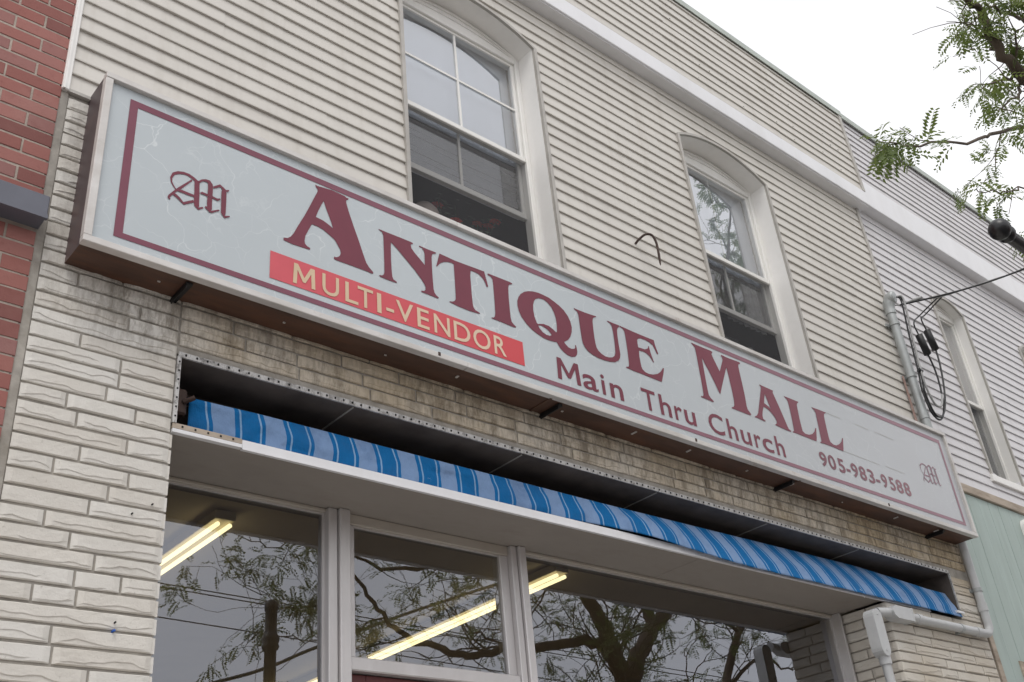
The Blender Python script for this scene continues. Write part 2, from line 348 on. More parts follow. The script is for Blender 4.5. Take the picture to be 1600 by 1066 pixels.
# ---------------------------------------------------------------- masonry and siding builders
def hnoise(seed):
    r = random.Random(seed); a = [r.random() for _ in range(64)]
    def f(x):
        i = math.floor(x); t = x-i; t = t*t*(3-2*t); return a[i % 64]*(1-t)+a[(i+1) % 64]*t
    return f
def tone_attr(o, tones):
    at = o.data.attributes.new('tone', 'FLOAT', 'FACE'); at.data.foreach_set('value', tones)
def split_stone(mb, tones, P, u0, u1, z0, z1, rng):
    # P(u, z, h): wall coordinates to world; h = projection of the face above the mortar.
    # A split stone: nearly flat upper face ending in a wavy broken ledge, set back a few millimetres below it.
    L_ = u1-u0; nx = max(6, int(L_/.022)); H = z1-z0; fn = hnoise(rng.random()); f2 = hnoise(rng.random()); f3 = hnoise(rng.random()); s = rng.random()*50
    top = rng.uniform(.008, .0125); step = rng.uniform(.0022, .0045); rl = rng.uniform(.18, .36); tone = rng.random(); flat = rng.random() < .15
    tilt = rng.uniform(-.002, .003); a0 = rng.choice((-.1, 0, .05, rng.uniform(.1, .5))); a1 = rng.choice((1.1, 1, .95, rng.uniform(.6, .9))); c = .0035
    rows = [[] for _ in range(9)]
    for i in range(nx+1):
        t = i/nx; x = u0+L_*t
        r = rl+.42*(fn(s+x*8.5)-.5)+.20*(f2(s+x*27)-.5); r = min(.66, max(.12, r))
        st = step*min(1, max(0, (t-a0)*18))*min(1, max(0, (a1-t)*18)); st = 0 if flat else st
        vs = [0, .07, r*.5, r-.035, r+.035, r+(1-r)*.33, r+(1-r)*.7, .94, 1]
        for k, v in enumerate(vs):
            h = top+tilt*(v-.5)+.0022*(f3(s+x*11+v*1.9)-.5)+.0010*(f2(s+x*53+v*9)-.5)
            if k in (1, 2, 3): h -= st
            if k == 4: h += st*.1
            if k in (0, 8): h = .003
            if i in (0, nx): h = min(h, .0035)
            rows[k].append(P(x+(.0014*(f2(s+v*9)-.5) if i in (0, nx) else 0), z0+H*v+(.0016*(f2(s+x*24+k)-.5) if k in (0, 8) else 0), h))
    n0 = len(mb.f); mb.grid(rows, 0, False)
    ring = rows[0] + [q[-1] for q in rows[1:]] + rows[-1][-2::-1] + [q[0] for q in rows[-2:0:-1]]
    vz = [0, .07, .2, .35, .42, .6, .8, .94, 1]
    zr = [0]*(nx+1) + vz[1:] + [1]*nx + vz[-2:0:-1]
    xr = [u0+L_*i/nx for i in range(nx+1)] + [u1]*8 + [u0+L_*i/nx for i in range(nx-1, -1, -1)] + [u0]*7
    mb.grid([[P(x, z0+H*v, -.012) for x, v in zip(xr, zr)], ring], 0, False, True)
    tones += [tone]*(len(mb.f)-n0)
def stone_area(mb, tones, P, u0, u1, z0, z1, rng, lmin=.2, lmax=.58, ch=.0727, joint=.0115, zbase=0.0):
    k0 = math.ceil((z0-zbase)/ch-1e-6); k = k0
    while zbase+(k+1)*ch <= z1+.02:
        a = zbase+k*ch; b = a+ch-joint; k += 1
        x = u0
        while x < u1-.03:
            l = rng.uniform(lmin, lmax)
            if x+l > u1-.12: l = u1-x
            dz = rng.uniform(-.0012, .0012)
            split_stone(mb, tones, P, x, x+l-joint*.95, a+dz, min(b, z1)+dz, rng); x += l
def clapboard(mb, x0, x1, z0, z1, y, ch=.1015, butt=.015, openings=(), seed=1, jit=.0019):
    rng = random.Random(seed)
    def span(z, o):
        ox0, ox1, oz0, sp, rise = o
        if z < oz0 or z > sp+rise: return None
        if z <= sp or rise <= 0: return (ox0, ox1)
        w = (ox1-ox0)/2; r = (w*w+rise*rise)/(2*rise); q = r*r-(r-rise+z-sp)**2
        h = math.sqrt(max(q, 0)); c = (ox0+ox1)/2; return (c-h, c+h)
    n = int(math.ceil((z1-z0)/ch-1e-6))
    for k in range(n):
        a = z0+k*ch; b = min(a+ch, z1); cuts = [(x0, x0, x1, x1)]
        for o in openings:
            sa, sb = span(a+1e-4, o), span(b-1e-4, o)
            if sa is None and sb is None: continue
            c = (o[0]+o[1])/2; sa = sa or (c, c); sb = sb or (c, c); new = []
            for la, lb, ra, rb in cuts:
                if sa[0] > la and sa[1] < ra: new += [(la, lb, sa[0], sb[0]), (sa[1], sb[1], ra, rb)]
                else: new.append((la, lb, ra, rb))
            cuts = new
        if k % 2 == 0: jx = [x0+rng.uniform(.4, 3.6)+3.66*q for q in range(6)]
        nc = []
        for la, lb, ra, rb in cuts:
            for q in jx:
                if la+.1 < q < ra-.1 and lb+.1 < q < rb-.1: nc.append((la, lb, q+.02, q+.02, .0028)); la = lb = q
            nc.append((la, lb, ra, rb, 0))
        for la, lb, ra, rb, dy in nc:
            m = max(1, int((ra-la)/.35)); bot = []; top = []; lip = []; bk = []
            for i in range(m+1):
                t = i/m; j = rng.uniform(-jit, jit); xa = la+(ra-la)*t; xb = lb+(rb-lb)*t; w = rng.uniform(-.0012, .0012)
                bk.append((xa, y-.002, a+j)); w -= dy; lip.append((xa, y-butt+w, a+j)); bot.append((xa, y-butt-.001+w, a+.006+j)); top.append((xb, y-.002-dy, b+.004))
            # slight overlap behind the next course
            mb.grid([bk, lip, bot, top], 0, False)

# ---------------------------------------------------------------- antique shop building
shop = empty('shop_building', (4.9, 0, 0), 'cream vinyl sided shop over white split stone, carrying the long sign', 'building')
W1 = (3.035, 4.262, 5.27, 7.565, .145); W2 = (5.925, 7.115, 5.27, 7.565, .145)
mb = MB(); clapboard(mb, 1.045, 8.83, 5.336, 8.075, 0, openings=(W1, W2), seed=3); siding = mb.build('siding', M['siding'], shop)
mb = MB(); clapboard(mb, 1.03, 8.9, 8.235, 9.335, -.105, seed=5); mb.box(1.03, 8.885, -.105, .1, 8.22, 9.335)
rng = random.Random(77)
for i in range(46):
    x = rng.uniform(3, 8.7); z = 8.235+.1015*rng.randint(1, 10)+rng.uniform(.01, .02); mb.box(x, x+rng.uniform(.006, .012), -.1225, -.118, z, z+.007, 1)
mb.build('parapet', [M['siding'], M['hole']], shop)
mb = MB(); mb.box(1.0, 8.915, -.128, -.0, 8.055, 8.232, 0, .006); mb.box(1.0, 8.905, -.112, .0, 8.045, 8.056)
mb.build('fascia_band', M['fascia'], shop)
mb = MB(); mb.box(.98, 8.915, -.135, .3, 9.335, 9.36); mb.box(.98, 8.917, -.137, -.128, 9.285, 9.36); mb.build('roof_cap', M['capmetal'], shop)
mb = MB(); mb.box(1.012, 1.046, -.028, .01, 5.32, 8.05, 0, .004); mb.box(1.016, 1.026, -.034, -.02, 5.32, 8.05); mb.build('corner_trim', M['white'], shop)
mb = MB(); mb.box(8.80, 8.84, -.028, .01, 5.33, 8.05, 0, .004); mb.build('corner_trim', M['trimtan'], shop)
mb = MB(); mb.box(8.86, 8.905, -.132, -.08, 8.23, 9.30, 0, .004); mb.build('corner_trim', M['trimtan'], shop)
mb = MB(); mb.box(1.04, 8.8, -.022, 0.0, 5.318, 5.336); mb.build('starter_strip', M['trimtan'], shop)
# stone
rng = random.Random(11); mb = MB(); tones = []
P0 = lambda u, z, h: (u, -h, z)
stone_area(mb, tones, P0, 1.055, 1.693, .1, 5.31, rng, .16, .62)
stone_area(mb, tones, P0, 1.693, 8.735, 4.115, 5.31, rng, .26, .62)
stone_area(mb, tones, P0, 7.262, 8.735, .1, 3.70, rng, .2, .58)
stone_area(mb, tones, P0, 8.395, 8.735, 3.70, 4.11, rng, .2, .4)
stone_area(mb, tones, lambda u, z, h: (7.262-h, u, z), .0, .40, .1, 3.70, rng, .15, .3)
stone_area(mb, tones, lambda u, z, h: (1.693+h, u, z), .0, .42, .1, 3.70, rng, .15, .3)
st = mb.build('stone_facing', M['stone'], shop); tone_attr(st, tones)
mb = MB(); mb.box(1.03, 1.687, .002, .5, 0, 5.34); mb.box(1.687, 8.39, .002, .03, 4.10, 5.34); mb.box(8.39, 8.74, .002, .5, 0, 5.34); mb.box(7.268, 8.39, .002, .45, 0, 3.697)
mb.build('mortar_bed', M['mortar'], shop)
mb = MB(); mb.box(1.0, 1.05, -.006, .3, 0, 5.33); j = mb.build('mortar_joint', M['mortar'], shop)
# hidden shell (roof, sides)
mb = MB(); mb.quad((1.0, .1, 9.2), (8.85, .1, 9.2), (8.85, 11, 9.0), (1.0, 11, 9.0)); mb.build('roof', M['tar'], shop)
mb = MB(); mb.quad((1.0, .0, 0), (1.0, 11, 0), (1.0, 11, 9.2), (1.0, .0, 9.2)); mb.quad((8.8, .0, 0), (8.8, 11, 0), (8.8, 11, 9.3), (8.8, .0, 9.3)); mb.quad((1, 11, 0), (8.8, 11, 0), (8.8, 11, 9.3), (1, 11, 9.3)); mb.build('side_wall', M['mortar'], shop)
# rooms
mb = MB()
x0, x1, y0, y1, z0, z1 = 1.75, 8.3, .56, 9.5, .3, 4.06
mb.quad((x0, y0, z0), (x1, y0, z0), (x1, y1, z0), (x0, y1, z0), 0); mb.quad((x0, y0, z1), (x1, y0, z1), (x1, y1, z1), (x0, y1, z1), 1)
mb.quad((x0, y0, z0), (x0, y1, z0), (x0, y1, z1), (x0, y0, z1)); mb.quad((x1, y0, z0), (x1, y1, z0), (x1, y1, z1), (x1, y0, z1)); mb.quad((x0, y1, z0), (x1, y1, z0), (x1, y1, z1), (x0, y1, z1))
mb.quad((x0, y0, 3.73), (x1, y0, 3.73), (x1, y0, z1), (x0, y0, z1), 1)
mb.build('shop_interior', [M['room'], M['ceil']], shop)
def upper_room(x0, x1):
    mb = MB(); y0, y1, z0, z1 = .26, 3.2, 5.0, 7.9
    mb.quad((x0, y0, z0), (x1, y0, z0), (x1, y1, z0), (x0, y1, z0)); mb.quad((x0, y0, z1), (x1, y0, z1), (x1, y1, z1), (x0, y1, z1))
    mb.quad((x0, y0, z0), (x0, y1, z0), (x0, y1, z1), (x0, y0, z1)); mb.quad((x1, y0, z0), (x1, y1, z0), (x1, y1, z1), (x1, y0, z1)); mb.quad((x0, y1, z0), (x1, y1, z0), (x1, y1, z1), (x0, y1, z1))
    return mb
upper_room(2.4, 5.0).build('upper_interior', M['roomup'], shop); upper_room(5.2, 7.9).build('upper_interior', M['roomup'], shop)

def arch_pts(x0, x1, z0, sp, rise, n=14):
    w = (x1-x0)/2; r = (w*w+rise*rise)/(2*rise); c = (x0+x1)/2; a = math.asin(w/r)
    return [(x0, z0), ] + [(c+r*math.sin(-a+2*a*i/n), sp+rise-r+r*math.cos(-a+2*a*i/n)) for i in range(n+1)] + [(x1, z0)]
def strip(mb, A, ya, B, yb, mi=0):
    mb.grid([[(x, ya, z) for x, z in A], [(x, yb, z) for x, z in B]], mi, False)
def make_window(parent, o, y=0.0, dep=.165, meet=6.578, rail=6.088, blind='roller', bars=2, wname='window', fw=.075, jw=.0, dark=False, rx=.0, rz=0., label=None):
    x0, x1, z0, sp, rise = o
    win = None
    A = arch_pts(x0, x1, z0, sp, rise); B = arch_pts(x0-.028, x1+.028, z0, sp, rise+.02)
    if sp: B = [(x, z+(.008 if 0 < i < len(B)-1 else 0)) for i, (x, z) in enumerate(B)]
    mb = MB(); f = y-.03
    strip(mb, A, f, B, f, 1); strip(mb, B, f, B, y+.002, 1); strip(mb, A, f, A, f+.02, 1)
    A2 = arch_pts(x0+.006, x1-.006, z0, sp, rise-.004); strip(mb, A, f+.02, A2, f+.02, 1); strip(mb, A2, f+.02, A2, y+dep+.05, 0)
    # boarded arch over the sash frame with a raised bead
    c = (x0+x1)/2; a0 = [p for p in arch_pts(x0, x1, z0, sp, rise)][1:-1]
    mb.poly([(p[0], y+dep-.012, p[1]) for p in a0], 0)
    up = arch_pts(x0+.0, x1-.0, z0, sp, rise*.78)[1:-1]; mb.tube([(p[0], y+dep-.014, p[1]-.004) for p in up], .011, 6, 0)
    up = arch_pts(x0+.03, x1-.03, z0, sp, rise*.42)[1:-1]; mb.tube([(p[0], y+dep-.014, p[1]-.002) for p in up], .007, 6, 0)
    # corner bead where jamb meets sash
    win = mb.build(wname, [M['white'], M['trimtan']], parent)
    if label: win['label'] = label
    yf = y+dep
    mb = MB()
    mb.box(x0+.006, x0+fw*.62, yf-.02, yf+.07, z0, sp, 0, .004); mb.box(x1-fw*.62, x1-.006, yf-.02, yf+.07, z0, sp, 0, .004)
    mb.box(x0+fw*.62, x1-fw*.62, yf-.02, yf+.07, sp-.05, sp, 0, .004); mb.box(x0+fw*.62, x1-fw*.62, yf-.028, yf+.08, z0, z0+.05, 0, .004)
    mb.build('frame', M['whitevinyl'], win)
    gx0, gx1 = x0+fw*.62, x1-fw*.62; s = .03; gt = sp-.05
    mb = MB()   # upper sash
    mb.box(gx0+.001, gx0+s, yf, yf+.035, meet, gt-.001, 0, .003); mb.box(gx1-s, gx1-.001, yf, yf+.035, meet, gt-.001, 0, .003); mb.box(gx0+s, gx1-s, yf, yf+.035, gt-.022, gt-.001, 0, .003)
    mb.box(gx0+.001, gx1-.001, yf-.012, yf+.035, meet-.03, meet+.012, 0, .004); mb.build('upper_sash', M['whitevinyl'], win)
    mb = MB(); mb.quad((gx0+s, yf+.016, meet+.01), (gx1-s, yf+.016, meet+.01), (gx1-s, yf+.016+rz, gt-.02), (gx0+s, yf+.016+rz, gt-.02)); mb.build('pane', M['glass_up'], win)
    if bars == 1:
        mb = MB(); mb.box(c-.008, c+.008, yf+.022, yf+.031, meet+.012, gt-.022); mb.build('muntin', M['whitevinyl'], win)
    elif not dark:
        mb = MB(); zc = (meet+gt)/2; mb.box(c-.009, c+.009, yf+.006, yf+.015, meet+.012, gt-.022); mb.box(gx0+s, gx1-s, yf+.0065, yf+.0145, zc-.009, zc+.009); mb.build('muntin', M['whitevinyl'], win)
    mb = MB()   # lower sash, raised
    yl = yf+.045
    mb.box(gx0+.001, gx0+s, yl, yl+.03, rail+.02, meet, 0, .003); mb.box(gx1-s, gx1-.001, yl, yl+.03, rail+.02, meet, 0, .003); mb.box(gx0+.001, gx1-.001, yl-.004, yl+.032, rail-.022, rail+.024, 0, .003)
    mb.build('lower_sash', M['whitevinyl'], win)
    mb = MB(); mb.quad((gx0+s, yl+.014, rail+.02), (gx1-s, yl+.014, rail+.02), (gx1-s, yl+.014, meet), (gx0+s, yl+.014, meet)); mb.build('pane', M['glass_up'], win)
    if not dark:
        mb = MB(); mb.box(c-.009, c+.009, yl+.004, yl+.013, rail+.025, meet); mb.build('muntin', M['whitevinyl'], win)
    mb = MB(); mb.quad((gx0, yf+.006, z0+.05), (gx1, yf+.006, z0+.05), (gx1, yf+.006, meet-.03), (gx0, yf+.006, meet-.03)); mb.build('insect_screen', M['screen'], win)
    if blind == 'roller':
        mb = MB(); mb.grid([[(gx0+(gx1-gx0)*i/8, yf+.085+.003*math.sin(i*1.3+k), meet-.02+(gt-meet+.05)*k/5) for i in range(9)] for k in range(6)], 0, True); mb.build('roller_blind', M['blind'], win)
        mb = MB()
        for k in range(int((meet-rail)/.048)):
            z = rail+.03+k*.048; sg = .006*math.sin(k*.9); mb.grid([[(gx0+.01+(gx1-gx0-.02)*i/8, yf+.10, z+.012+sg*math.sin(i*.7+k)) for i in range(9)], [(gx0+.01+(gx1-gx0-.02)*i/8, yf+.118, z-.012+sg*math.sin(i*.7+k)) for i in range(9)]], 0, False)
        mb.build('slat_blind', M['slat'], win)
    elif blind == 'lace':
        mb = MB(); mb.grid([[(gx0+(gx1-gx0)*i/30, yf+.085+.006*math.sin(i*1.6), meet-.02+(gt-meet+.05)*k/3) for i in range(31)] for k in range(4)], 0, True); mb.build('curtain', M['blind'], win)
        mb = MB(); mb.grid([[(c-.05+(gx1-c)*i/24, yf+.10+.012*math.sin(i*1.9), rail-.03+(meet-rail)*k/3) for i in range(25)] for k in range(4)], 0, True); mb.build('curtain', M['lace'], win)
    elif blind == 'shade':
        mb = MB(); mb.quad((gx0, yf+.09, z0), (gx1, yf+.09, z0), (gx1, yf+.09, gt), (gx0, yf+.09, gt)); mb.build('roller_blind', M['slat'], win)
    return win
make_window(shop, W1, label='arched upper window with pale blind')
make_window(shop, W2, blind='lace', bars=1, label='arched upper window reflecting a tree')

# shop front under the awning
GY = .45
mb = MB(); mb.box(1.70, 5.2, .01, .56, 3.712, 3.727); mb.box(5.204, 7.262, .01, .56, 3.712, 3.727); mb.box(1.69, 7.3, .04, .56, 3.7275, 3.76)
mb.build('soffit', M['soffit'], shop)
mb = MB(); mb.box(2.02, 7.9, -.010, .014, 3.703, 3.750, 0, .003); mb.box(2.02, 7.9, -.013, -.004, 3.700, 3.708); mb.build('drip_edge', M['fascia'], shop)
mb = MB(); mb.box(1.69, 2.018, -.012, .014, 3.708, 3.725); mb.box(1.69, 2.018, -.010, .02, 3.728, 3.752, 1)
for i in range(5): mb.box(1.73+i*.06, 1.738+i*.06, -.0125, -.009, 3.736, 3.744, 2)
mb.build('sill_angle', [M['fascia'], M['oldwood'], M['hole']], shop)
def mull(x0, x1, zt, z0=.0):
    mb = MB(); w = (x1-x0); mb.box(x0, x0+w*.44, GY-.055, GY+.05, z0, zt, 0, .004); mb.box(x0+w*.44+.004, x1, GY-.075, GY+.05, z0, zt, 0, .005); mb.box(x0+w*.44, x0+w*.44+.004, GY-.04, GY+.04, z0, zt); return mb
mull(2.725, 2.842, 3.711).build('mullion', M['alu'], shop)
mull(3.945, 4.045, 3.711).build('mullion', M['alu'], shop)
def pane_thing(x0, x1, z0, z1, head, name):
    mb = MB()
    mb.box(x0, x1, GY-.03, GY+.05, z1, 3.711, 0, .004)
    o = mb.build(name, M['headwood'] if head else M['alu'], shop)
    mb = MB(); mb.box(x0, x1, GY-.03, GY+.05, z0-.05, z0, 0, .004); mb.build('bottom_rail', M['alu'], o)
    mb = MB(); mb.quad((x0, GY, z0), (x1, GY, z0), (x1, GY, z1), (x0, GY, z1)); mb.build('pane', M['glass'], o)
    mb = MB(); mb.box(x0, x1, GY-.008, GY+.012, z1-.008, z1); mb.box(x0, x0+.012, GY-.012, GY+.012, z0, z1); mb.box(x1-.012, x1, GY-.012, GY+.012, z0, z1); mb.build('gasket', M['alu'], o)
    return o
pane_thing(1.70, 2.725, .6, 3.692, True, 'display_window')
pane_thing(4.045, 7.20, .6, 3.692, True, 'display_window')
tr = pane_thing(2.842, 3.945, 2.975, 3.655, True, 'transom_window')
mb = MB(); mb.box(2.842, 3.945, GY-.045, GY+.05, 2.905, 2.972, 0, .006); mb.box(2.842, 2.90, GY-.02, GY+.05, 2.975, 3.655, 0, .004); mb.box(3.885, 3.945, GY-.02, GY+.05, 2.975, 3.655, 0, .004); mb.build('transom_bar', M['alu'], tr)
mb = MB(); mb.box(7.20, 7.225, GY-.09, GY+.05, 0, 3.711, 0, .004); mb.box(7.228, 7.262, GY-.03, GY+.05, 0, 3.711, 0, .004); mb.build('jamb', M['alu'], shop)
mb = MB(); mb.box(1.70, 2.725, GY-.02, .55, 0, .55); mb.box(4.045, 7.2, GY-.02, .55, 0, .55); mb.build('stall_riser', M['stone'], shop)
d = MB(); d.box(2.85, 2.97, GY+.0, GY+.045, .02, 2.9, 0, .005); d.box(3.82, 3.94, GY, GY+.045, .02, 2.9, 0, .005); d.box(2.97, 3.82, GY, GY+.045, 2.77, 2.9, 0, .004); d.box(2.97, 3.82, GY, GY+.045, .02, .3, 0, .004)
door = d.build('door', M['door'], shop)
mb = MB(); mb.quad((2.97, GY+.02, .3), (3.82, GY+.02, .3), (3.82, GY+.02, 2.77), (2.97, GY+.02, 2.77)); mb.build('pane', M['glass'], door)
mb = MB(); mb.tube([(3.02, GY-.0, 1.0), (3.02, GY-.06, 1.02), (3.02, GY-.06, 1.28), (3.02, GY-.0, 1.3)], .012, 8); mb.build('handle', M['silver'], door)
# small blue plugs left in the stone
for i, (x, z) in enumerate(((1.525, 2.83), (1.085, 2.785))):
    mb = MB(); mb.tube([(x, .0, z), (x, -.022, z), (x, -.026, z-.004)], [.0045, .0045, .003], 8); mb.build('wall_plug', M['blueplug'], shop)
for i, (x, z) in enumerate(((1.527, 2.862), (1.55, 3.305), (1.63, 3.36))):
    mb = MB(); mb.tube([(x, .0, z), (x, -.02, z)], .0035, 8); mb.build('nail_hole', M['hole'], shop)

# ---------------------------------------------------------------- awning
aw = empty('awning', (5.0, 0, 3.74), 'rolled blue striped canvas awning tucked in its black recess above the shop window', 'awning')
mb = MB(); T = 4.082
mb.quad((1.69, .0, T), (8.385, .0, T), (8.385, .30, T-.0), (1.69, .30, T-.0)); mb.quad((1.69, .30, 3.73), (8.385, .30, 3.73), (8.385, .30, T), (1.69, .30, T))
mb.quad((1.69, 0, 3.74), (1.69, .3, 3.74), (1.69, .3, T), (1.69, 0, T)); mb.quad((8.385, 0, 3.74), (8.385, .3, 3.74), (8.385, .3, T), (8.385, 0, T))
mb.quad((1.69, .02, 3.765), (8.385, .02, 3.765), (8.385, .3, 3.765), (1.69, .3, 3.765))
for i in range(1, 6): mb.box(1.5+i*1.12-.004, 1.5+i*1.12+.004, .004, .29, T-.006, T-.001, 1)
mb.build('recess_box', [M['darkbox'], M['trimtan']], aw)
mb = MB(); rr = random.Random(2)
xs = [1.69, 2.66, 3.72, 4.86, 6.0, 7.12, 8.4]
for a, b in zip(xs, xs[1:]): mb.box(a+.002, b-.002, -.012, -.004+rr.uniform(-.002, .002), 4.080, 4.106)
mb.box(1.686, 1.704, -.014, -.002, 3.752, 4.082); mb.box(8.386, 8.40, -.014, -.002, 3.752, 4.10, 0)
x = 1.72
while x < 8.38: mb.box(x, x+.007, -.0165, -.010, 4.089, 4.098, 1); x += .052+rr.uniform(-.004, .004)
for i in range(7): mb.box(1.692, 1.699, -.0165, -.012, 3.78+i*.045, 3.787+i*.045, 1)
mb.build('flange', [M['flange'], M['hole']], aw)
# canvas: a sloping wrinkled sheet
fa, fb = hnoise(4), hnoise(9); NX, NV = 330, 20; X0, X1 = 1.795, 8.345; rows = []; us = []
for k in range(NV+1):
    v = k/NV; row = []; ur = []
    for i in range(NX+1):
        t = i/NX; x = X0+(X1-X0)*t
        e = min(1, max(0, (x-4.2)/1.5)); e = e*e*(3-2*e); ye = min(1, max(0, (x-4.0)/.7))
        r = min(1, max(0, (x-7.3)/.8)); lft = min(1, max(0, (2.15-x)/.35)); q_ = min(1, max(0, (x-4.4)/2.8))
        yt, zt = .055+.10*q_+.03*lft-.11*r, 3.928+.085*q_+.01*lft-.10*r
        yb, zb = (.035-.072*ye), 3.764-.060*e
        if lft > 0: yb += .06*lft; zb += .008*lft
        u = max(0, (v-.3)/.7); y = yt+(yb-yt)*u; z = zt+(zb-zt)*u
        if v < .3: a_ = (1-v/.3)*2.2; y += .06*(1-math.cos(a_)); z += .022*math.sin(a_)
        bulge = math.sin(PI*u)*(.002+.014*fa(x*1.3))*(1-.3*r); y -= bulge; z -= bulge*.1
        w = .016*(fa(x*6+v*2.2)-.5)+.010*(fb(x*15+v*4)-.5)+.016*(fb(x*2.5-v*3)-.5)+.008*(fa(x*3+v*9)-.5); w *= 1-.55*u; y += w; z += w*.6
        if v > .85: z += (.003*(fa(x*5)-.5)+.004*(fb(x*19)-.5))*((v-.85)/.15)*e
        row.append((x, y, z)); ur.append(((x-2.155+.024*math.sin(v*5.0+fa(x*.7)*3)*(.35+.65*q_)+.03*e*v)/.2545, v))
    rows.append(row); us.append(ur)
mb = MB(); mb.grid(rows, 0, True)
can = mb.build('canvas', M['awning'], aw); uvl = can.data.uv_layers.new(name='UVMap'); flat = [p for r in us for p in r]
for lp in can.data.loops: uvl.data[lp.index].uv = flat[lp.vertex_index]
sm = can.modifiers.new('thick', 'SOLIDIFY'); sm.thickness = .002
mb = MB(); mb.tube([(1.72, .2, 3.90), (8.36, .2, 3.90)], .055, 14); mb.build('roller_tube', M['darkbox'], aw)
mb = MB(); mb.box(1.71, 1.78, .06, .2, 3.84, 3.97, 0, .01); mb.tube([(1.76, .06, 3.90), (1.80, .03, 3.92)], .012, 8); mb.build('roller_bracket', M['rust'], aw)
mb = MB(); mb.box(8.28, 8.395, -.04, .0, 3.735, 3.755, 0, .002); mb.build('end_plate', M['fascia'], aw)
mb = MB(); mb.tube(catmull([(6.92, -.024, 3.74), (6.94, -.028, 3.715), (6.93, -.027, 3.70), (6.95, -.026, 3.68)], 4), .0022, 5); mb.build('loose_thread', M['fascia'], aw)

# ---------------------------------------------------------------- sign
sign = empty('store_sign', (4.92, -.11, 4.37), 'long white light box sign reading Antique Mall in maroon above the awning', 'sign')
SX0, SX1, SZ0, SZ1, SF = 1.143, 8.678, 4.372, 5.343, -.222
mb = MB(); mb.quad((SX0+.004, SF+.03, SZ0+.004), (SX0+.004, -.0, SZ0+.004), (SX0+.004, -.0, SZ1-.004), (SX0+.004, SF+.03, SZ1-.004)); mb.quad((SX1-.004, SF+.03, SZ0+.004), (SX1-.004, 0, SZ0+.004), (SX1-.004, 0, SZ1-.004), (SX1-.004, SF+.03, SZ1-.004))
mb.quad((SX0+.004, SF+.03, SZ1-.004), (SX1-.004, SF+.03, SZ1-.004), (SX1-.004, 0, SZ1-.004), (SX0+.004, 0, SZ1-.004)); mb.quad((SX0+.004, SF+.03, SZ0+.004), (SX1-.004, SF+.03, SZ0+.004), (SX1-.004, 0, SZ0+.004), (SX0+.004, 0, SZ0+.004), 1)
for xx in (3.82, 6.2): mb.box(xx, xx+.018, SF+.03, 0, SZ0-.002, SZ0+.003, 1)
rr = random.Random(5)
for k in range(12): xx = 1.5+k*.6+rr.uniform(-.1, .1); mb.box(xx, xx+.012, -.12+rr.uniform(-.03, .03), -.10, SZ0-.003, SZ0+.003, 2)
mb.build('cabinet', [M['cabinet'], M['cabinet_low'], M['rim']], sign)
mb = MB(); w = .036; yb = SF+.042
mb.box(SX0, SX0+w, SF, yb, SZ0+.034, SZ1-.034, 0, .003); mb.box(SX1-w*.9, SX1, SF, yb, SZ0+.034, SZ1-.034, 0, .003)
for a, b in ((SX0, 3.2), (3.203, 5.61), (5.613, SX1)):
    mb.box(a, b, SF-.002, yb, SZ1-.034, SZ1, 0, .003); mb.box(a, b, SF-.002, yb, SZ0, SZ0+.034, 0, .003)
rim_o = mb.build('rim', M['rim'], sign)
PY = -.2
mb = MB(); mb.quad((SX0+.03, PY, SZ0+.03), (SX1-.03, PY, SZ0+.03), (SX1-.03, PY, SZ1-.03), (SX0+.03, PY, SZ1-.03)); mb.build('face_panel', M['panel'], sign)
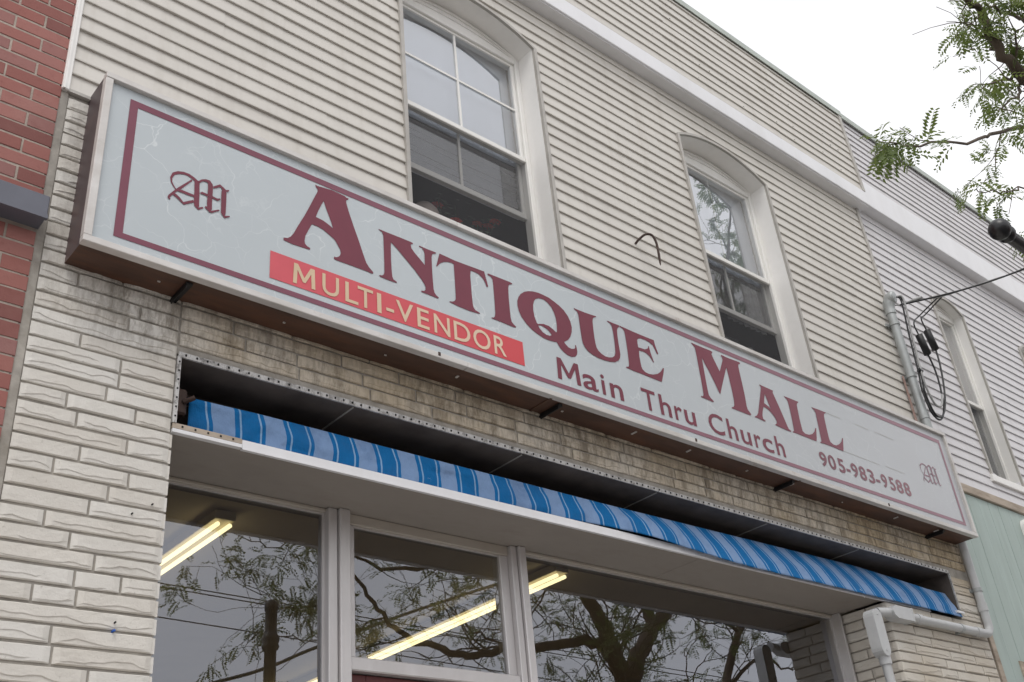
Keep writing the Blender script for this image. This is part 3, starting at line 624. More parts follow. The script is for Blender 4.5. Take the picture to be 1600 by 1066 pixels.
# bottom lip of the panel: white strip
mb = MB(); bx0, bx1, bz0, bz1 = 1.272, 8.565, 4.458, 5.252; t_ = .041; y = PY-.002
def rect(mb, a, b, c, d, y): mb.quad((a, y, c), (b, y, c), (b, y, d), (a, y, d))
rect(mb, bx0, bx0+t_*.95, bz0, bz1, y); rect(mb, bx1-t_*.8, bx1, bz0, bz1, y); rect(mb, bx0+t_*.95, bx1-t_*.8, bz1-t_*.9, bz1, y); rect(mb, bx0+t_*.95, bx1-t_*.8, bz0, bz0+t_*.72, y)
mb.build('border_line', M['maroon2'], sign)
import json
G = json.loads('''{"A":[[[2.2677,5.2008],[2.2793,5.1972],[2.3699,5.2093],[2.4473,5.2056],[2.4622,5.1981],[2.4713,5.2035],[2.47,5.1918],[2.4579,5.1818],[2.4565,5.1696],[2.4594,5.1567],[2.4704,5.1178],[2.4992,5.0349],[2.5337,4.9425],[2.562,4.8611],[2.5761,4.8237],[2.5935,4.7999],[2.6187,4.7791],[2.6184,4.7699],[2.6076,4.7658],[2.5838,4.7689],[2.4898,4.769],[2.3976,4.7673],[2.3794,4.7709],[2.3817,4.785],[2.3919,4.7848],[2.4034,4.7911],[2.4161,4.8046],[2.4208,4.8233],[2.4175,4.8432],[2.4066,4.8601],[2.3894,4.8866],[2.382,4.8939],[2.3579,4.9072],[2.3179,4.9272],[2.2839,4.9343],[2.2501,4.9352],[2.231,4.8907],[2.2133,4.8473],[2.2087,4.8156],[2.2117,4.7978],[2.2239,4.7862],[2.2416,4.7827],[2.2406,4.771],[2.2269,4.7697],[2.1427,4.765],[2.0917,4.7694],[2.0913,4.785],[2.1126,4.7908],[2.131,4.8073],[2.1467,4.8345],[2.1729,4.8963],[2.2104,4.9793],[2.2432,5.0618],[2.2711,5.1341],[2.2824,5.1615],[2.2812,5.1769],[2.2696,5.1888]],[[2.3185,5.1155],[2.3319,5.076],[2.3493,5.0334],[2.3666,4.991],[2.3741,4.9601],[2.3522,4.9724],[2.3177,4.9856],[2.2892,4.9888],[2.2722,4.9907],[2.2833,5.0265],[2.3002,5.0714]]],"N":[[[2.6598,5.0771],[2.6697,5.077],[2.7195,5.0767],[2.8026,5.0778],[2.869,5.0775],[2.8871,5.0758],[2.8854,5.0659],[2.8743,5.0632],[2.8715,5.0541],[2.876,5.0347],[2.8961,5.0124],[2.9311,4.9839],[2.9614,4.9564],[2.9633,4.9904],[2.9645,5.0335],[2.9595,5.0529],[2.9479,5.0667],[2.9296,5.0685],[2.93,5.076],[2.973,5.0737],[3.0292,5.0746],[3.0467,5.0742],[3.0444,5.0665],[3.0283,5.0601],[3.0163,5.0479],[3.0125,5.0281],[3.0109,4.9604],[3.0113,4.8884],[3.0131,4.8178],[3.0178,4.796],[3.0292,4.7824],[3.0458,4.7737],[3.0416,4.7658],[3.0281,4.7656],[2.9795,4.7675],[2.9314,4.7675],[2.9256,4.7713],[2.9307,4.7766],[2.9471,4.7808],[2.9568,4.7914],[2.959,4.8098],[2.9526,4.8251],[2.9358,4.8483],[2.8902,4.8961],[2.8327,4.9453],[2.7812,4.9905],[2.7439,5.0174],[2.7393,5.0216],[2.7368,4.9846],[2.7355,4.9012],[2.7371,4.8318],[2.7399,4.7981],[2.7467,4.7805],[2.7696,4.7729],[2.7664,4.7666],[2.7577,4.7656],[2.7031,4.7642],[2.6606,4.7671],[2.655,4.7707],[2.6591,4.7762],[2.6751,4.7794],[2.6857,4.7903],[2.6903,4.8081],[2.6908,4.8779],[2.6907,4.966],[2.6905,5.0315],[2.6893,5.049],[2.6811,5.0667],[2.6609,5.0733]]],"T":[[[3.0706,5.0779],[3.1191,5.0757],[3.1836,5.0719],[3.2826,5.0753],[3.3447,5.0775],[3.3823,5.0783],[3.395,5.0802],[3.4012,5.0472],[3.4087,5.0148],[3.4157,4.9834],[3.4086,4.9756],[3.4007,4.9779],[3.3938,5.0034],[3.3773,5.0264],[3.3479,5.0446],[3.3171,5.0476],[3.2924,5.0469],[3.2861,5.0096],[3.2856,4.9344],[3.2857,4.8661],[3.2873,4.8159],[3.2914,4.795],[3.3024,4.782],[3.3349,4.7737],[3.3331,4.7669],[3.319,4.7654],[3.2555,4.7613],[3.1844,4.7631],[3.1264,4.7703],[3.1178,4.7716],[3.1223,4.777],[3.1418,4.7812],[3.156,4.7907],[3.1654,4.8063],[3.1673,4.846],[3.1687,4.9254],[3.1689,5.0054],[3.1693,5.0431],[3.1558,5.0466],[3.1287,5.0429],[3.0982,5.031],[3.0765,5.0157],[3.0606,4.9981],[3.0478,4.9801],[3.042,4.9807],[3.0532,5.0181]]],"I":[[[3.4197,5.0748],[3.4325,5.0767],[3.5092,5.0771],[3.587,5.0781],[3.6076,5.075],[3.6054,5.067],[3.5883,5.0607],[3.577,5.0476],[3.5722,5.028],[3.5679,4.9557],[3.5669,4.8738],[3.5673,4.8222],[3.5725,4.7954],[3.585,4.7825],[3.603,4.7725],[3.6002,4.7647],[3.5859,4.7628],[3.5322,4.7648],[3.4634,4.767],[3.4201,4.7675],[3.4181,4.7725],[3.4334,4.7766],[3.4444,4.7871],[3.4506,4.8107],[3.4535,4.8802],[3.4549,4.9733],[3.4547,5.026],[3.4536,5.0462],[3.4436,5.0602],[3.42,5.0649]]],"Q":[[[3.7338,5.0661],[3.7696,5.0775],[3.8146,5.0842],[3.8589,5.0833],[3.9032,5.0793],[3.9463,5.0652],[3.9832,5.0509],[4.019,5.0294],[4.0471,4.9995],[4.0643,4.963],[4.0697,4.9227],[4.0633,4.8871],[4.0459,4.8482],[4.0217,4.8184],[3.9856,4.7931],[3.9935,4.782],[4.0164,4.7648],[4.0418,4.7619],[4.0657,4.7694],[4.076,4.7809],[4.0768,4.7976],[4.0841,4.8027],[4.0877,4.7846],[4.0898,4.7579],[4.0825,4.7339],[4.0652,4.7149],[4.0357,4.7042],[4.0007,4.7058],[3.9707,4.718],[3.948,4.7351],[3.9319,4.7543],[3.9231,4.7715],[3.9021,4.7664],[3.8577,4.7629],[3.8145,4.7651],[3.7671,4.7791],[3.7264,4.7952],[3.6873,4.8224],[3.6554,4.8573],[3.6385,4.8919],[3.6325,4.9278],[3.6354,4.9616],[3.6477,4.9934],[3.6697,5.0234],[3.7007,5.0496]],[[3.8156,5.0452],[3.7884,5.0299],[3.7733,5.0105],[3.7616,4.9787],[3.7576,4.9387],[3.7612,4.8961],[3.773,4.8593],[3.7831,4.8518],[3.8288,4.8671],[3.8727,4.8671],[3.9086,4.8527],[3.9289,4.8403],[3.9356,4.8507],[3.9419,4.8968],[3.9407,4.9407],[3.9308,4.982],[3.9132,5.0151],[3.8846,5.0388],[3.8542,5.0494]],[[3.7829,4.8409],[3.7919,4.825],[3.8139,4.8052],[3.8438,4.7961],[3.869,4.7979],[3.8859,4.8061],[3.8787,4.8211],[3.856,4.8381],[3.826,4.8471],[3.8024,4.848]]],"U":[[[4.1119,5.0778],[4.1395,5.0768],[4.2019,5.0771],[4.2655,5.0803],[4.3075,5.0839],[4.3042,5.0764],[4.2856,5.0684],[4.2721,5.0531],[4.2665,5.0326],[4.2632,4.9785],[4.2612,4.9148],[4.2632,4.8738],[4.2672,4.844],[4.2793,4.8246],[4.3047,4.8093],[4.3345,4.8005],[4.3665,4.8026],[4.4004,4.813],[4.423,4.8304],[4.4356,4.8552],[4.4408,4.8883],[4.4449,4.9584],[4.4456,5.0121],[4.443,5.0488],[4.4341,5.0702],[4.4032,5.0787],[4.4077,5.0856],[4.4597,5.0842],[4.5166,5.0853],[4.5132,5.0749],[4.498,5.0617],[4.4875,5.042],[4.4819,4.9971],[4.481,4.9434],[4.4815,4.8905],[4.4817,4.859],[4.4712,4.8296],[4.4536,4.8059],[4.4206,4.7855],[4.3737,4.7739],[4.3222,4.7684],[4.2721,4.7685],[4.224,4.7766],[4.1892,4.7887],[4.1624,4.8109],[4.1485,4.8372],[4.1453,4.8721],[4.1443,4.9391],[4.1457,5.0023],[4.1444,5.0387],[4.1367,5.0599],[4.1127,5.0712]]],"E":[[[4.5193,5.0851],[4.5657,5.0842],[4.6457,5.0805],[4.7274,5.0797],[4.8034,5.0795],[4.8422,5.0809],[4.8452,5.0486],[4.8544,5.0129],[4.8637,4.9839],[4.856,4.9749],[4.8468,4.9803],[4.8356,5.0069],[4.8212,5.0354],[4.7892,5.0473],[4.7492,5.0537],[4.7074,5.0512],[4.6811,5.04],[4.6713,5.0259],[4.6686,4.9978],[4.6696,4.971],[4.6938,4.9733],[4.7317,4.9754],[4.7586,4.9882],[4.7709,5.003],[4.7706,5.0112],[4.7803,5.0142],[4.7808,4.9952],[4.7887,4.9541],[4.8029,4.9016],[4.7956,4.894],[4.7885,4.908],[4.7699,4.932],[4.7397,4.9497],[4.7059,4.9511],[4.6712,4.9473],[4.6654,4.9052],[4.6662,4.8627],[4.6683,4.8262],[4.6747,4.8096],[4.6984,4.7956],[4.7314,4.7921],[4.7741,4.8004],[4.8195,4.819],[4.853,4.8439],[4.8772,4.8726],[4.8831,4.8825],[4.8945,4.8805],[4.8802,4.8412],[4.858,4.7919],[4.8473,4.7675],[4.8347,4.7665],[4.76,4.7687],[4.6595,4.7709],[4.5799,4.771],[4.5281,4.7738],[4.5167,4.7756],[4.5209,4.7831],[4.5371,4.7859],[4.5481,4.8006],[4.5513,4.8226],[4.556,4.8926],[4.5584,4.9681],[4.5594,5.0277],[4.5561,5.0538],[4.549,5.0677],[4.5335,5.0735],[4.5173,5.0752]]],"M":[[[5.2465,5.1919],[5.2885,5.1896],[5.3712,5.1894],[5.4554,5.1905],[5.4714,5.1872],[5.4662,5.1748],[5.4553,5.1664],[5.4648,5.1346],[5.4859,5.0908],[5.5096,5.0417],[5.5434,5.0987],[5.5738,5.1522],[5.5734,5.1711],[5.5625,5.1837],[5.5716,5.1942],[5.6352,5.1901],[5.7058,5.1925],[5.7686,5.1955],[5.7833,5.1915],[5.7724,5.1792],[5.757,5.1726],[5.7495,5.1543],[5.7484,5.1028],[5.7493,5.008],[5.748,4.9077],[5.7411,4.8317],[5.7457,4.8053],[5.7756,4.7766],[5.7628,4.7641],[5.7369,4.7646],[5.6426,4.7658],[5.5747,4.7659],[5.5565,4.7671],[5.5628,4.7766],[5.5812,4.7815],[5.5949,4.7985],[5.6035,4.8373],[5.6061,4.9238],[5.6043,5.0164],[5.5994,5.0997],[5.5827,5.0727],[5.5369,4.9906],[5.4919,4.91],[5.4616,4.8498],[5.451,4.8559],[5.4217,4.9266],[5.3851,5.0017],[5.3518,5.0596],[5.3343,5.1008],[5.3308,5.0286],[5.3261,4.9234],[5.3244,4.8445],[5.3257,4.8061],[5.3404,4.7863],[5.3692,4.7674],[5.3612,4.7593],[5.345,4.7596],[5.2851,4.7622],[5.2374,4.7639],[5.234,4.7688],[5.2404,4.7747],[5.2565,4.775],[5.267,4.7898],[5.2699,4.8232],[5.2749,4.9146],[5.2766,5.0246],[5.2791,5.1241],[5.2767,5.1608],[5.2465,5.1856]]],"A2":[[[5.9619,5.0672],[6.0024,5.0649],[6.0811,5.0629],[6.1223,5.0605],[6.1149,5.0508],[6.1111,5.04],[6.1277,4.996],[6.1535,4.9271],[6.1777,4.8548],[6.1962,4.7951],[6.2074,4.7709],[6.2339,4.7606],[6.2256,4.7518],[6.2006,4.7523],[6.1126,4.7571],[6.05,4.7613],[6.0421,4.764],[6.0533,4.7709],[6.0705,4.7833],[6.0738,4.8009],[6.0597,4.8309],[6.0294,4.8567],[5.9965,4.8751],[5.9505,4.883],[5.924,4.839],[5.9095,4.8018],[5.9091,4.7751],[5.9353,4.7673],[5.9254,4.7581],[5.9037,4.7592],[5.8482,4.7647],[5.8101,4.764],[5.8141,4.7703],[5.8403,4.7838],[5.8632,4.8096],[5.8933,4.8711],[5.9335,4.9563],[5.9733,5.0429],[5.9739,5.0534],[5.9626,5.0578]],[[6.0036,5.0017],[6.0153,4.9583],[6.03,4.9009],[6.0376,4.886],[6.0109,4.9026],[5.9891,4.9103],[5.9662,4.9177],[5.9822,4.9561]]],"L":[[[6.2512,5.0523],[6.3213,5.0526],[6.4044,5.052],[6.4278,5.0527],[6.4218,5.0426],[6.4057,5.0333],[6.3948,5.0127],[6.3916,4.9627],[6.3854,4.8914],[6.3851,4.8361],[6.3863,4.7986],[6.4119,4.7845],[6.46,4.7874],[6.509,4.805],[6.5475,4.8353],[6.5734,4.8711],[6.5847,4.8725],[6.5685,4.8267],[6.5548,4.7817],[6.5417,4.7545],[6.5222,4.7532],[6.406,4.7557],[6.3039,4.7577],[6.252,4.755],[6.2503,4.7613],[6.2696,4.7695],[6.2744,4.7877],[6.2799,4.8436],[6.2855,4.9416],[6.2855,5.0112],[6.2783,5.0338],[6.2518,5.0455]]],"L2":[[[6.5959,5.0525],[6.6729,5.0551],[6.7608,5.0553],[6.7829,5.0553],[6.7741,5.0472],[6.7507,5.036],[6.7408,5.0118],[6.7354,4.9531],[6.7301,4.8738],[6.7285,4.8171],[6.7354,4.7943],[6.7682,4.7812],[6.8077,4.7836],[6.8558,4.8057],[6.8971,4.8368],[6.9215,4.8726],[6.9346,4.8744],[6.9165,4.8273],[6.901,4.7812],[6.8891,4.7538],[6.8667,4.7535],[6.7584,4.7579],[6.6388,4.7572],[6.5945,4.7534],[6.5881,4.7588],[6.6092,4.7687],[6.6144,4.7893],[6.6187,4.8531],[6.6265,4.9395],[6.6317,5.0119],[6.6211,5.0341],[6.5952,5.0451]]],"mono":[[[1.5307,4.8268,0.0053],[1.5163,4.8425,0.0066],[1.5042,4.8625,0.0079],[1.5009,4.8866,0.0105],[1.5107,4.9139,0.0145],[1.5333,4.9311,0.0158],[1.5595,4.9403,0.0145],[1.5838,4.9404,0.0158],[1.6089,4.9309,0.0171],[1.6289,4.9174,0.0184]],[[1.6268,4.9279,0.0224],[1.6268,4.9164,0.025],[1.6305,4.8532,0.0264],[1.6316,4.8055,0.0264],[1.6343,4.778,0.025],[1.6419,4.7654,0.0132],[1.6664,4.7832,0.0074]],[[1.6016,4.9177,0.0079],[1.5696,4.8752,0.0105],[1.5454,4.8431,0.0132],[1.5214,4.8114,0.0105],[1.5005,4.7782,0.0119],[1.4975,4.7673,0.0105],[1.505,4.7607,0.0092]],[[1.5333,4.828,0.0105],[1.5596,4.8304,0.0158],[1.5918,4.8291,0.0158],[1.6186,4.83,0.0132]],[[1.5197,4.7995,0.0158],[1.5445,4.7854,0.0158],[1.5698,4.7651,0.0145],[1.618,4.7994,0.0132]],[[1.6342,4.9199,0.0105],[1.6521,4.9397,0.0105],[1.671,4.9469,0.0158],[1.6848,4.9468,0.0211],[1.6934,4.9343,0.025],[1.6955,4.9089,0.025],[1.6955,4.8632,0.025],[1.6956,4.8179,0.025],[1.6987,4.7904,0.0237],[1.7065,4.7746,0.0119],[1.7462,4.8023,0.0074]],[[1.6753,4.7929,0.0105],[1.6894,4.7863,0.0158],[1.7038,4.7735,0.0158]],[[1.6465,4.8588,0.0079],[1.657,4.8652,0.0132],[1.679,4.8638,0.0132],[1.7066,4.8633,0.0132],[1.7346,4.8596,0.0132],[1.7479,4.8699,0.0066]],[[1.7086,4.9215,0.0105],[1.7434,4.9492,0.0145],[1.764,4.9338,0.0184],[1.7645,4.9241,0.025],[1.7655,4.8817,0.0264],[1.7667,4.8333,0.025],[1.7676,4.7917,0.0237],[1.7756,4.7742,0.0132],[1.8014,4.7886,0.0066]],[[1.7673,4.9254,0.0132],[1.7905,4.941,0.0066]]],"mono2box":[8.056,8.3394,4.7561,4.9352],"t1":[["M",2.1468,2.2719],["U",2.311,2.4076],["L",2.4446,2.5216],["T",2.5189,2.6123],["I",2.6363,2.6625],["-",2.6927,2.7409],["V",2.7551,2.8656],["E",2.8904,2.9686],["N",3.0011,3.1077],["D",3.1352,3.2488],["O",3.2695,3.3919],["R",3.4183,3.5058]],"t1z":[4.5469,4.6629,4.5357,4.6536,4.535,4.6562],"t2":[["M",3.8967,4.0839],["a",4.103,4.2307],["i",4.2628,4.2935],["n",4.3368,4.4487],["T",4.6222,4.7497],["h",4.7848,4.8898],["r",4.9247,4.9978],["u",5.0193,5.1284],["C",5.2629,5.4198],["h",5.4597,5.5608],["u",5.5987,5.7067],["r",5.7466,5.8175],["c",5.8341,5.9537],["h",5.9898,6.0866]],"t2z":[4.5206,4.67,4.5206,4.6653,4.5131,4.663,4.5156],"t3":[["9",6.5258,6.6171],["0",6.6342,6.7285],["5",6.7609,6.8473],["-",6.8628,6.9157],["9",6.933,7.024],["8",7.0413,7.1347],["3",7.159,7.2481],["-",7.2622,7.3214],["9",7.3461,7.4294],["5",7.4617,7.539],["8",7.5586,7.6547],["8",7.6738,7.7678]],"t3z":[4.5577,4.6702,4.5608,4.6752],"banner":[[2.0213,4.6804],[2.0248,4.5263],[3.6384,4.675],[3.6384,4.5216]]}''')
def glyph_mesh(mb, contours, y):
    pl = [[Vector((p[0], p[1], 0)) for p in c] for c in contours]
    tris = tessellate_polygon(pl); flat = [p for c in contours for p in c]; n = len(mb.v)
    mb.v += [(p[0], y, p[1]) for p in flat]
    for a, b, c in tris:
        p, q, r = flat[a], flat[b], flat[c]
        cr = (q[0]-p[0])*(r[1]-p[1])-(q[1]-p[1])*(r[0]-p[0])
        if abs(cr) < 1e-12: continue
        mb.f.append((n+a, n+b, n+c) if cr > 0 else (n+a, n+c, n+b)); mb.m.append(0); mb.sm.append(False)
mb = MB()
for i, k in enumerate('A N T I Q U E'.split()): glyph_mesh(mb, G[k], PY-.0022-.0004*(i % 2))
o = mb.build('lettering', M['maroon'], sign); o['label'] = 'maroon word ANTIQUE'
mb = MB()
for i, k in enumerate('M A2 L L2'.split()): glyph_mesh(mb, G[k], PY-.0022-.0004*(i % 2))
o = mb.build('lettering', M['maroon'], sign); o['label'] = 'maroon word MALL'
def mono(fmap, wk, mat, lab):
    mb = MB(); y = PY-.002
    for s in G['mono']:
        y -= .0002; P = [Vector((*fmap(a, b), 0)) for a, b, w in s]; Wd = [w*wk/2 for a, b, w in s]; rows = [[], []]
        for i, p in enumerate(P):
            d = (P[min(i+1, len(P)-1)]-P[max(i-1, 0)]).normalized(); n = Vector((-d.y, d.x, 0))
            q = p+n*Wd[i]; r = p-n*Wd[i]; rows[0].append((q.x, y, q.y)); rows[1].append((r.x, y, r.y))
        mb.grid(rows, 0, False)
    o = mb.build('monogram', mat, sign); o['label'] = lab
mono(lambda a, b: (a, b), 1.0, M['maroon'], 'dark maroon monogram')
q = G['mono2box']; mono(lambda a, b: (q[0]+(a-1.4975)/(1.8014-1.4975)*(q[1]-q[0]), q[2]+(b-4.7607)/(4.9492-4.7607)*(q[3]-q[2])), .72, M['maroon3'], 'faded monogram')
mb = MB(); rect(mb, 2.022, 3.64, 4.522, 4.680, PY-.0022); ban = mb.build('banner_strip', M['red'], sign)
def text_line(items, z0, cap, y, mat, parent, label, bold=0.0):
    mb = MB(); MP = [(0, 0), (.035, 1), (.215, 1), (.5, .40), (.785, 1), (.965, 1), (1, 0), (.83, 0), (.805, .70), (.56, .17), (.44, .17), (.195, .70), (.17, 0)]
    tri = tessellate_polygon([[Vector((*p, 0)) for p in MP]])
    def gl(ch):
        cu = bpy.data.curves.new('t', 'FONT'); cu.body = ch; cu.size = 1.0; cu.offset = bold; cu.resolution_u = 4; cu.fill_mode = 'FRONT'
        ob = bpy.data.objects.new('t', cu); COL.objects.link(ob); dg = bpy.context.evaluated_depsgraph_get(); me = ob.evaluated_get(dg).to_mesh()
        V = [tuple(v.co) for v in me.vertices]; F = [tuple(p.vertices) for p in me.polygons]; ob.to_mesh_clear(); bpy.data.objects.remove(ob); bpy.data.curves.remove(cu); return V, F
    capH = max(v[1] for v in gl('I')[0]); MV = [(a, b*capH, 0) for a, b in MP]; MF = [tuple(t) for t in tri]
    for i, (ch, a, b) in enumerate(items):
        V, F = (MV, MF) if ch == 'M' else gl(ch); lx = min(v[0] for v in V); hx = max(v[0] for v in V); n = len(mb.v); k = cap/capH
        for v in V: mb.v.append((a+(v[0]-lx)/(hx-lx)*(b-a), y-.0001*(i % 2), z0+v[1]*k))
        for f in F: mb.f.append(tuple(n+j for j in f)); mb.m.append(0); mb.sm.append(False)
    o = mb.build('lettering', mat, parent); o['label'] = label; return o
text_line(G['t1'], 4.539, .118, PY-.0042, M['tan'], ban, 'tan words MULTI-VENDOR', .008)
text_line(G['t2'], 4.519, .146, PY-.0022, M['maroon'], sign, 'maroon words Main Thru Church', .012)
text_line(G['t3'], 4.561, .112, PY-.0022, M['phone'], sign, 'faded maroon phone number 905-983-9588', .022)
for a, b, z in [(6.77, 6.971, 5.055), (7.181, 7.365, 5.056), (7.454, 7.742, 5.057), (6.875, 7.067, 4.757), (7.064, 7.386, 4.755), (7.477, 7.764, 4.759)]:
    mb = MB(); mb.quad((a, PY-.0012, z), (b, PY-.0012, z-.003), (b, PY-.0012, z+.0005), (a, PY-.0012, z+.0035)); mb.build('residue_line', M['trimtan'], sign)
for xx in (1.63, 3.905, 6.14, 8.185):
    mb = MB(); mb.box(xx, xx+.03, -.17, .0, SZ0-.014, SZ0-.001); mb.box(xx, xx+.006, -.165, .0, SZ0-.032, SZ0-.010); mb.build('bracket', M['black'], sign)
for xx in (3.0, 5.05, 7.3):
    mb = MB(); mb.box(xx, xx+.016, SF-.006, SF+.0, SZ0+.012, SZ0+.034, 0, .002); mb.build('rim_clip', M['rust'], sign)
# ---------------------------------------------------------------- red brick building on the left
bb = empty('brick_building', (-2, 0, 0), 'red brick building at the left edge with tan mortar and a grey steel ledge', 'building')
mb = MB(); tones = []; rng = random.Random(21); bh, bl, jt = .0775, .255, .0105
k = 0; YB = -.012
while k*bh < 9.4:
    z = k*bh; x = 1.015-(bl/2 if k % 2 else 0)
    first = True
    while x > -6.5:
        l = bl if (not first or k % 2 == 0) else bl
        a, b = x-l+jt, x
        if k % 2 and first: pass
        vis = not (4.49 < z+bh*.5 < 4.66)
        if vis and a > -3.5:
            n0 = len(mb.f); dy = rng.uniform(-.0012, .0012); j = lambda: rng.uniform(-.0016, .0016)
            za, zb = z+j(), z+bh-jt+j(); a += j(); b += j(); y = YB+dy; e = .0025
            F = [(a+e, y, za+e), (b-e, y, za+e), (b-e, y, zb-e), (a+e, y, zb-e)]; B = [(a, y+e, za), (b, y+e, za), (b, y+e, zb), (a, y+e, zb)]; C = [(p[0], YB+.02, p[2]) for p in B]
            mb.poly(F); mb.grid([C, B, F], 0, False, True); tones += [rng.random()]*(len(mb.f)-n0)
        x -= l; first = False
    if k % 2:   # half brick closing the course at the edge
        n0 = len(mb.f); a, b = 1.015-bl/2+jt, 1.013; za, zb = z, z+bh-jt
        if not (4.49 < z+bh*.5 < 4.66):
            mb.poly([(a, YB, za), (b, YB, za), (b, YB, zb), (a, YB, zb)]); mb.grid([[(a, YB+.02, za), (b, YB+.02, za), (b, YB+.02, zb), (a, YB+.02, zb)], [(a, YB, za), (b, YB, za), (b, YB, zb), (a, YB, zb)]], 0, False, True); tones += [rng.random()]*(len(mb.f)-n0)
    k += 1
o = mb.build('brick_face', M['brick'], bb); tone_attr(o, tones)
mb = MB(); mb.box(-7, 1.005, YB+.0035, 9, 0, 9.4); mb.build('mortar_wall', M['bmortar'], bb)
mb = MB(); mb.box(-7, 1.02, -.115, -.005, 4.505, 4.615, 0, .004); mb.box(-7, 1.022, -.118, -.10, 4.495, 4.515); mb.build('steel_ledge', M['ledge'], bb)
mb = MB(); mb.box(-7, 1.0, -.1, 9, 9.4, 9.5); mb.build('coping', M['fartrim'], bb)

# ---------------------------------------------------------------- neighbouring house on the right
nh = empty('siding_house', (12, 0, 0), 'grey vinyl sided house at the right with narrow arched windows and teal boards below', 'house')
V1 = (9.955, 10.585, 5.30, 7.33, .11); V2 = (11.93, 12.56, 5.30, 7.33, .11); V3 = (13.9, 14.53, 5.30, 7.33, .11)
mb = MB(); clapboard(mb, 8.84, 18.0, 5.06, 8.12, .02, openings=(V1, V2, V3), seed=8); mb.build('siding', M['siding_r'], nh)
mb = MB(); clapboard(mb, 8.86, 18.0, 8.44, 9.35, -.07, seed=9, ch=.09); mb.box(8.86, 18, -.07, .1, 8.43, 9.35); mb.build('parapet', M['siding_r'], nh)
mb = MB(); mb.box(8.925, 18.0, -.1, .02, 8.10, 8.44, 0, .006); mb.build('fascia_band', M['fascia'], nh)
mb = MB(); mb.box(8.84, 18.0, -.11, .3, 9.35, 9.385); mb.box(8.93, 18, -.112, -.1, 9.31, 9.385); mb.build('roof_cap', M['capmetal'], nh)
for V in (V1, V2, V3): 
    w = make_window(nh, V, y=.02, dep=.10, meet=6.25, rail=5.4, blind='shade', dark=True, fw=.03)
    mb = MB(); mb.box(V[0]-.06, V[1]+.05, -.02, .05, 5.225, 5.30, 0, .004); mb.build('sill', M['white'], w)
mb = MB(); mb.box(8.80, 18, -.01, .06, 4.975, 5.058, 0, .004); mb.build('wood_strip', M['oldwood'], nh)
mb = MB(); rng = random.Random(31); x = 8.86
while x < 18:
    w = .205+rng.uniform(-.012, .012)
    if not (x+w > 9.3 and x < 12.5): mb.box(x, x+w-.006, .012+rng.uniform(0, .002), .05, 0, 4.97, 0, .002)
    else: mb.box(x, x+w-.006, .012+rng.uniform(0, .002), .05, 3.44, 4.97, 0, .002); mb.box(x, x+w-.006, .012, .05, 0, .8)
    x += w
mb.box(8.80, 18, .03, .06, 3.44, 4.97); mb.build('board_cladding', M['teal'], nh)
mb = MB(); mb.box(8.78, 8.855, .0, .08, 0, 4.97, 0, .004); mb.build('corner_post', M['oldwood'], nh)
mb = MB(); mb.box(9.28, 12.5, -.01, .06, 3.40, 3.45, 0, .004); mb.box(9.2, 9.26, 0, .06, .8, 3.45); f = mb.build('shop_window', M['oldwood'], nh)
mb = MB(); mb.quad((9.3, .04, .8), (12.5, .04, .8), (12.5, .04, 3.4), (9.3, .04, 3.4)); mb.build('pane', M['farwin'], f)
mb = MB(); mb.box(8.83, 18, .18, 9, 0, 9.3); mb.build('wall', M['tar'], nh)
# wall sign with rounded white rim at the far right
def rrect(x0, x1, z0, z1, r, n=6):
    out = []
    for cx, cz, a in ((x1-r, z1-r, 0), (x0+r, z1-r, 90), (x0+r, z0+r, 180), (x1-r, z0+r, 270)):
        for i in range(n+1): t = math.radians(a+90*i/n); out.append((cx+r*math.cos(t), cz+r*math.sin(t)))
    return out
ws = empty('wall_sign', (10.7, -.03, 4.6), 'purple wall sign with rounded white rim on the teal boards at the right edge', 'sign')
mb = MB(); R1 = rrect(10.2, 11.6, 4.60, 4.90, .09); R2 = rrect(10.225, 11.575, 4.625, 4.875, .07)
mb.grid([[(p[0], .01, p[1]) for p in R1], [(p[0], -.05, p[1]) for p in R1], [(p[0], -.05, p[1]) for p in R2], [(p[0], -.04, p[1]) for p in R2]], 0, False, True); mb.build('rim', M['white'], ws)
mb = MB(); mb.poly([(p[0], -.041, p[1]) for p in R2[::-1]]); mb.build('face', M['purple'], ws)

# ---------------------------------------------------------------- conduit, mast and service cables
cd = empty('electrical_conduit', (8.73, -.06, 3.0), 'grey plastic conduit bending round the lower right stone pier with two junction fittings', 'conduit')
yc = -.052; r = .034
pts = [(8.715, yc, 4.60), (8.715, yc, 3.80)] + [(8.625+.09*math.cos(a), yc, 3.70+.09*math.sin(a)-.01) for a in [math.radians(-8*i) for i in range(0, 12)]] + [(8.56, yc, 3.598), (7.42, yc, 3.592)]
mb = MB(); mb.tube(pts, r, 14); mb.build('pipe', M['pvc'], cd)
for pa, pb in (((8.715, yc, 3.79), (8.715, yc, 3.86)), ((8.53, yc, 3.5975), (8.45, yc, 3.597)), ((7.62, yc, 3.593), (7.56, yc, 3.593))):
    mb = MB(); mb.tube([pa, pb], r+.005, 14); mb.build('coupling', M['pvc'], cd)
mb = MB(); mb.tube([(8.715, yc, 3.955), (8.715, yc, 3.985)], r+.006, 14); mb.box(8.66, 8.70, -.02, -.005, 3.955, 3.985); mb.box(8.73, 8.775, -.02, -.005, 3.955, 3.985); mb.build('strap', M['galv'], cd)
mb = MB(); mb.box(8.2, 8.23, -.03, -.005, 3.555, 3.575); mb.tube([(8.2, yc, 3.5955), (8.225, yc, 3.5955)], r+.004, 14); mb.build('strap', M['galv'], cd)
mb = MB()  # horizontal access fitting
P_ = [(7.44, 3.545), (7.44, 3.64), (7.22, 3.64), (7.18, 3.62), (7.165, 3.595), (7.18, 3.565), (7.22, 3.545)]
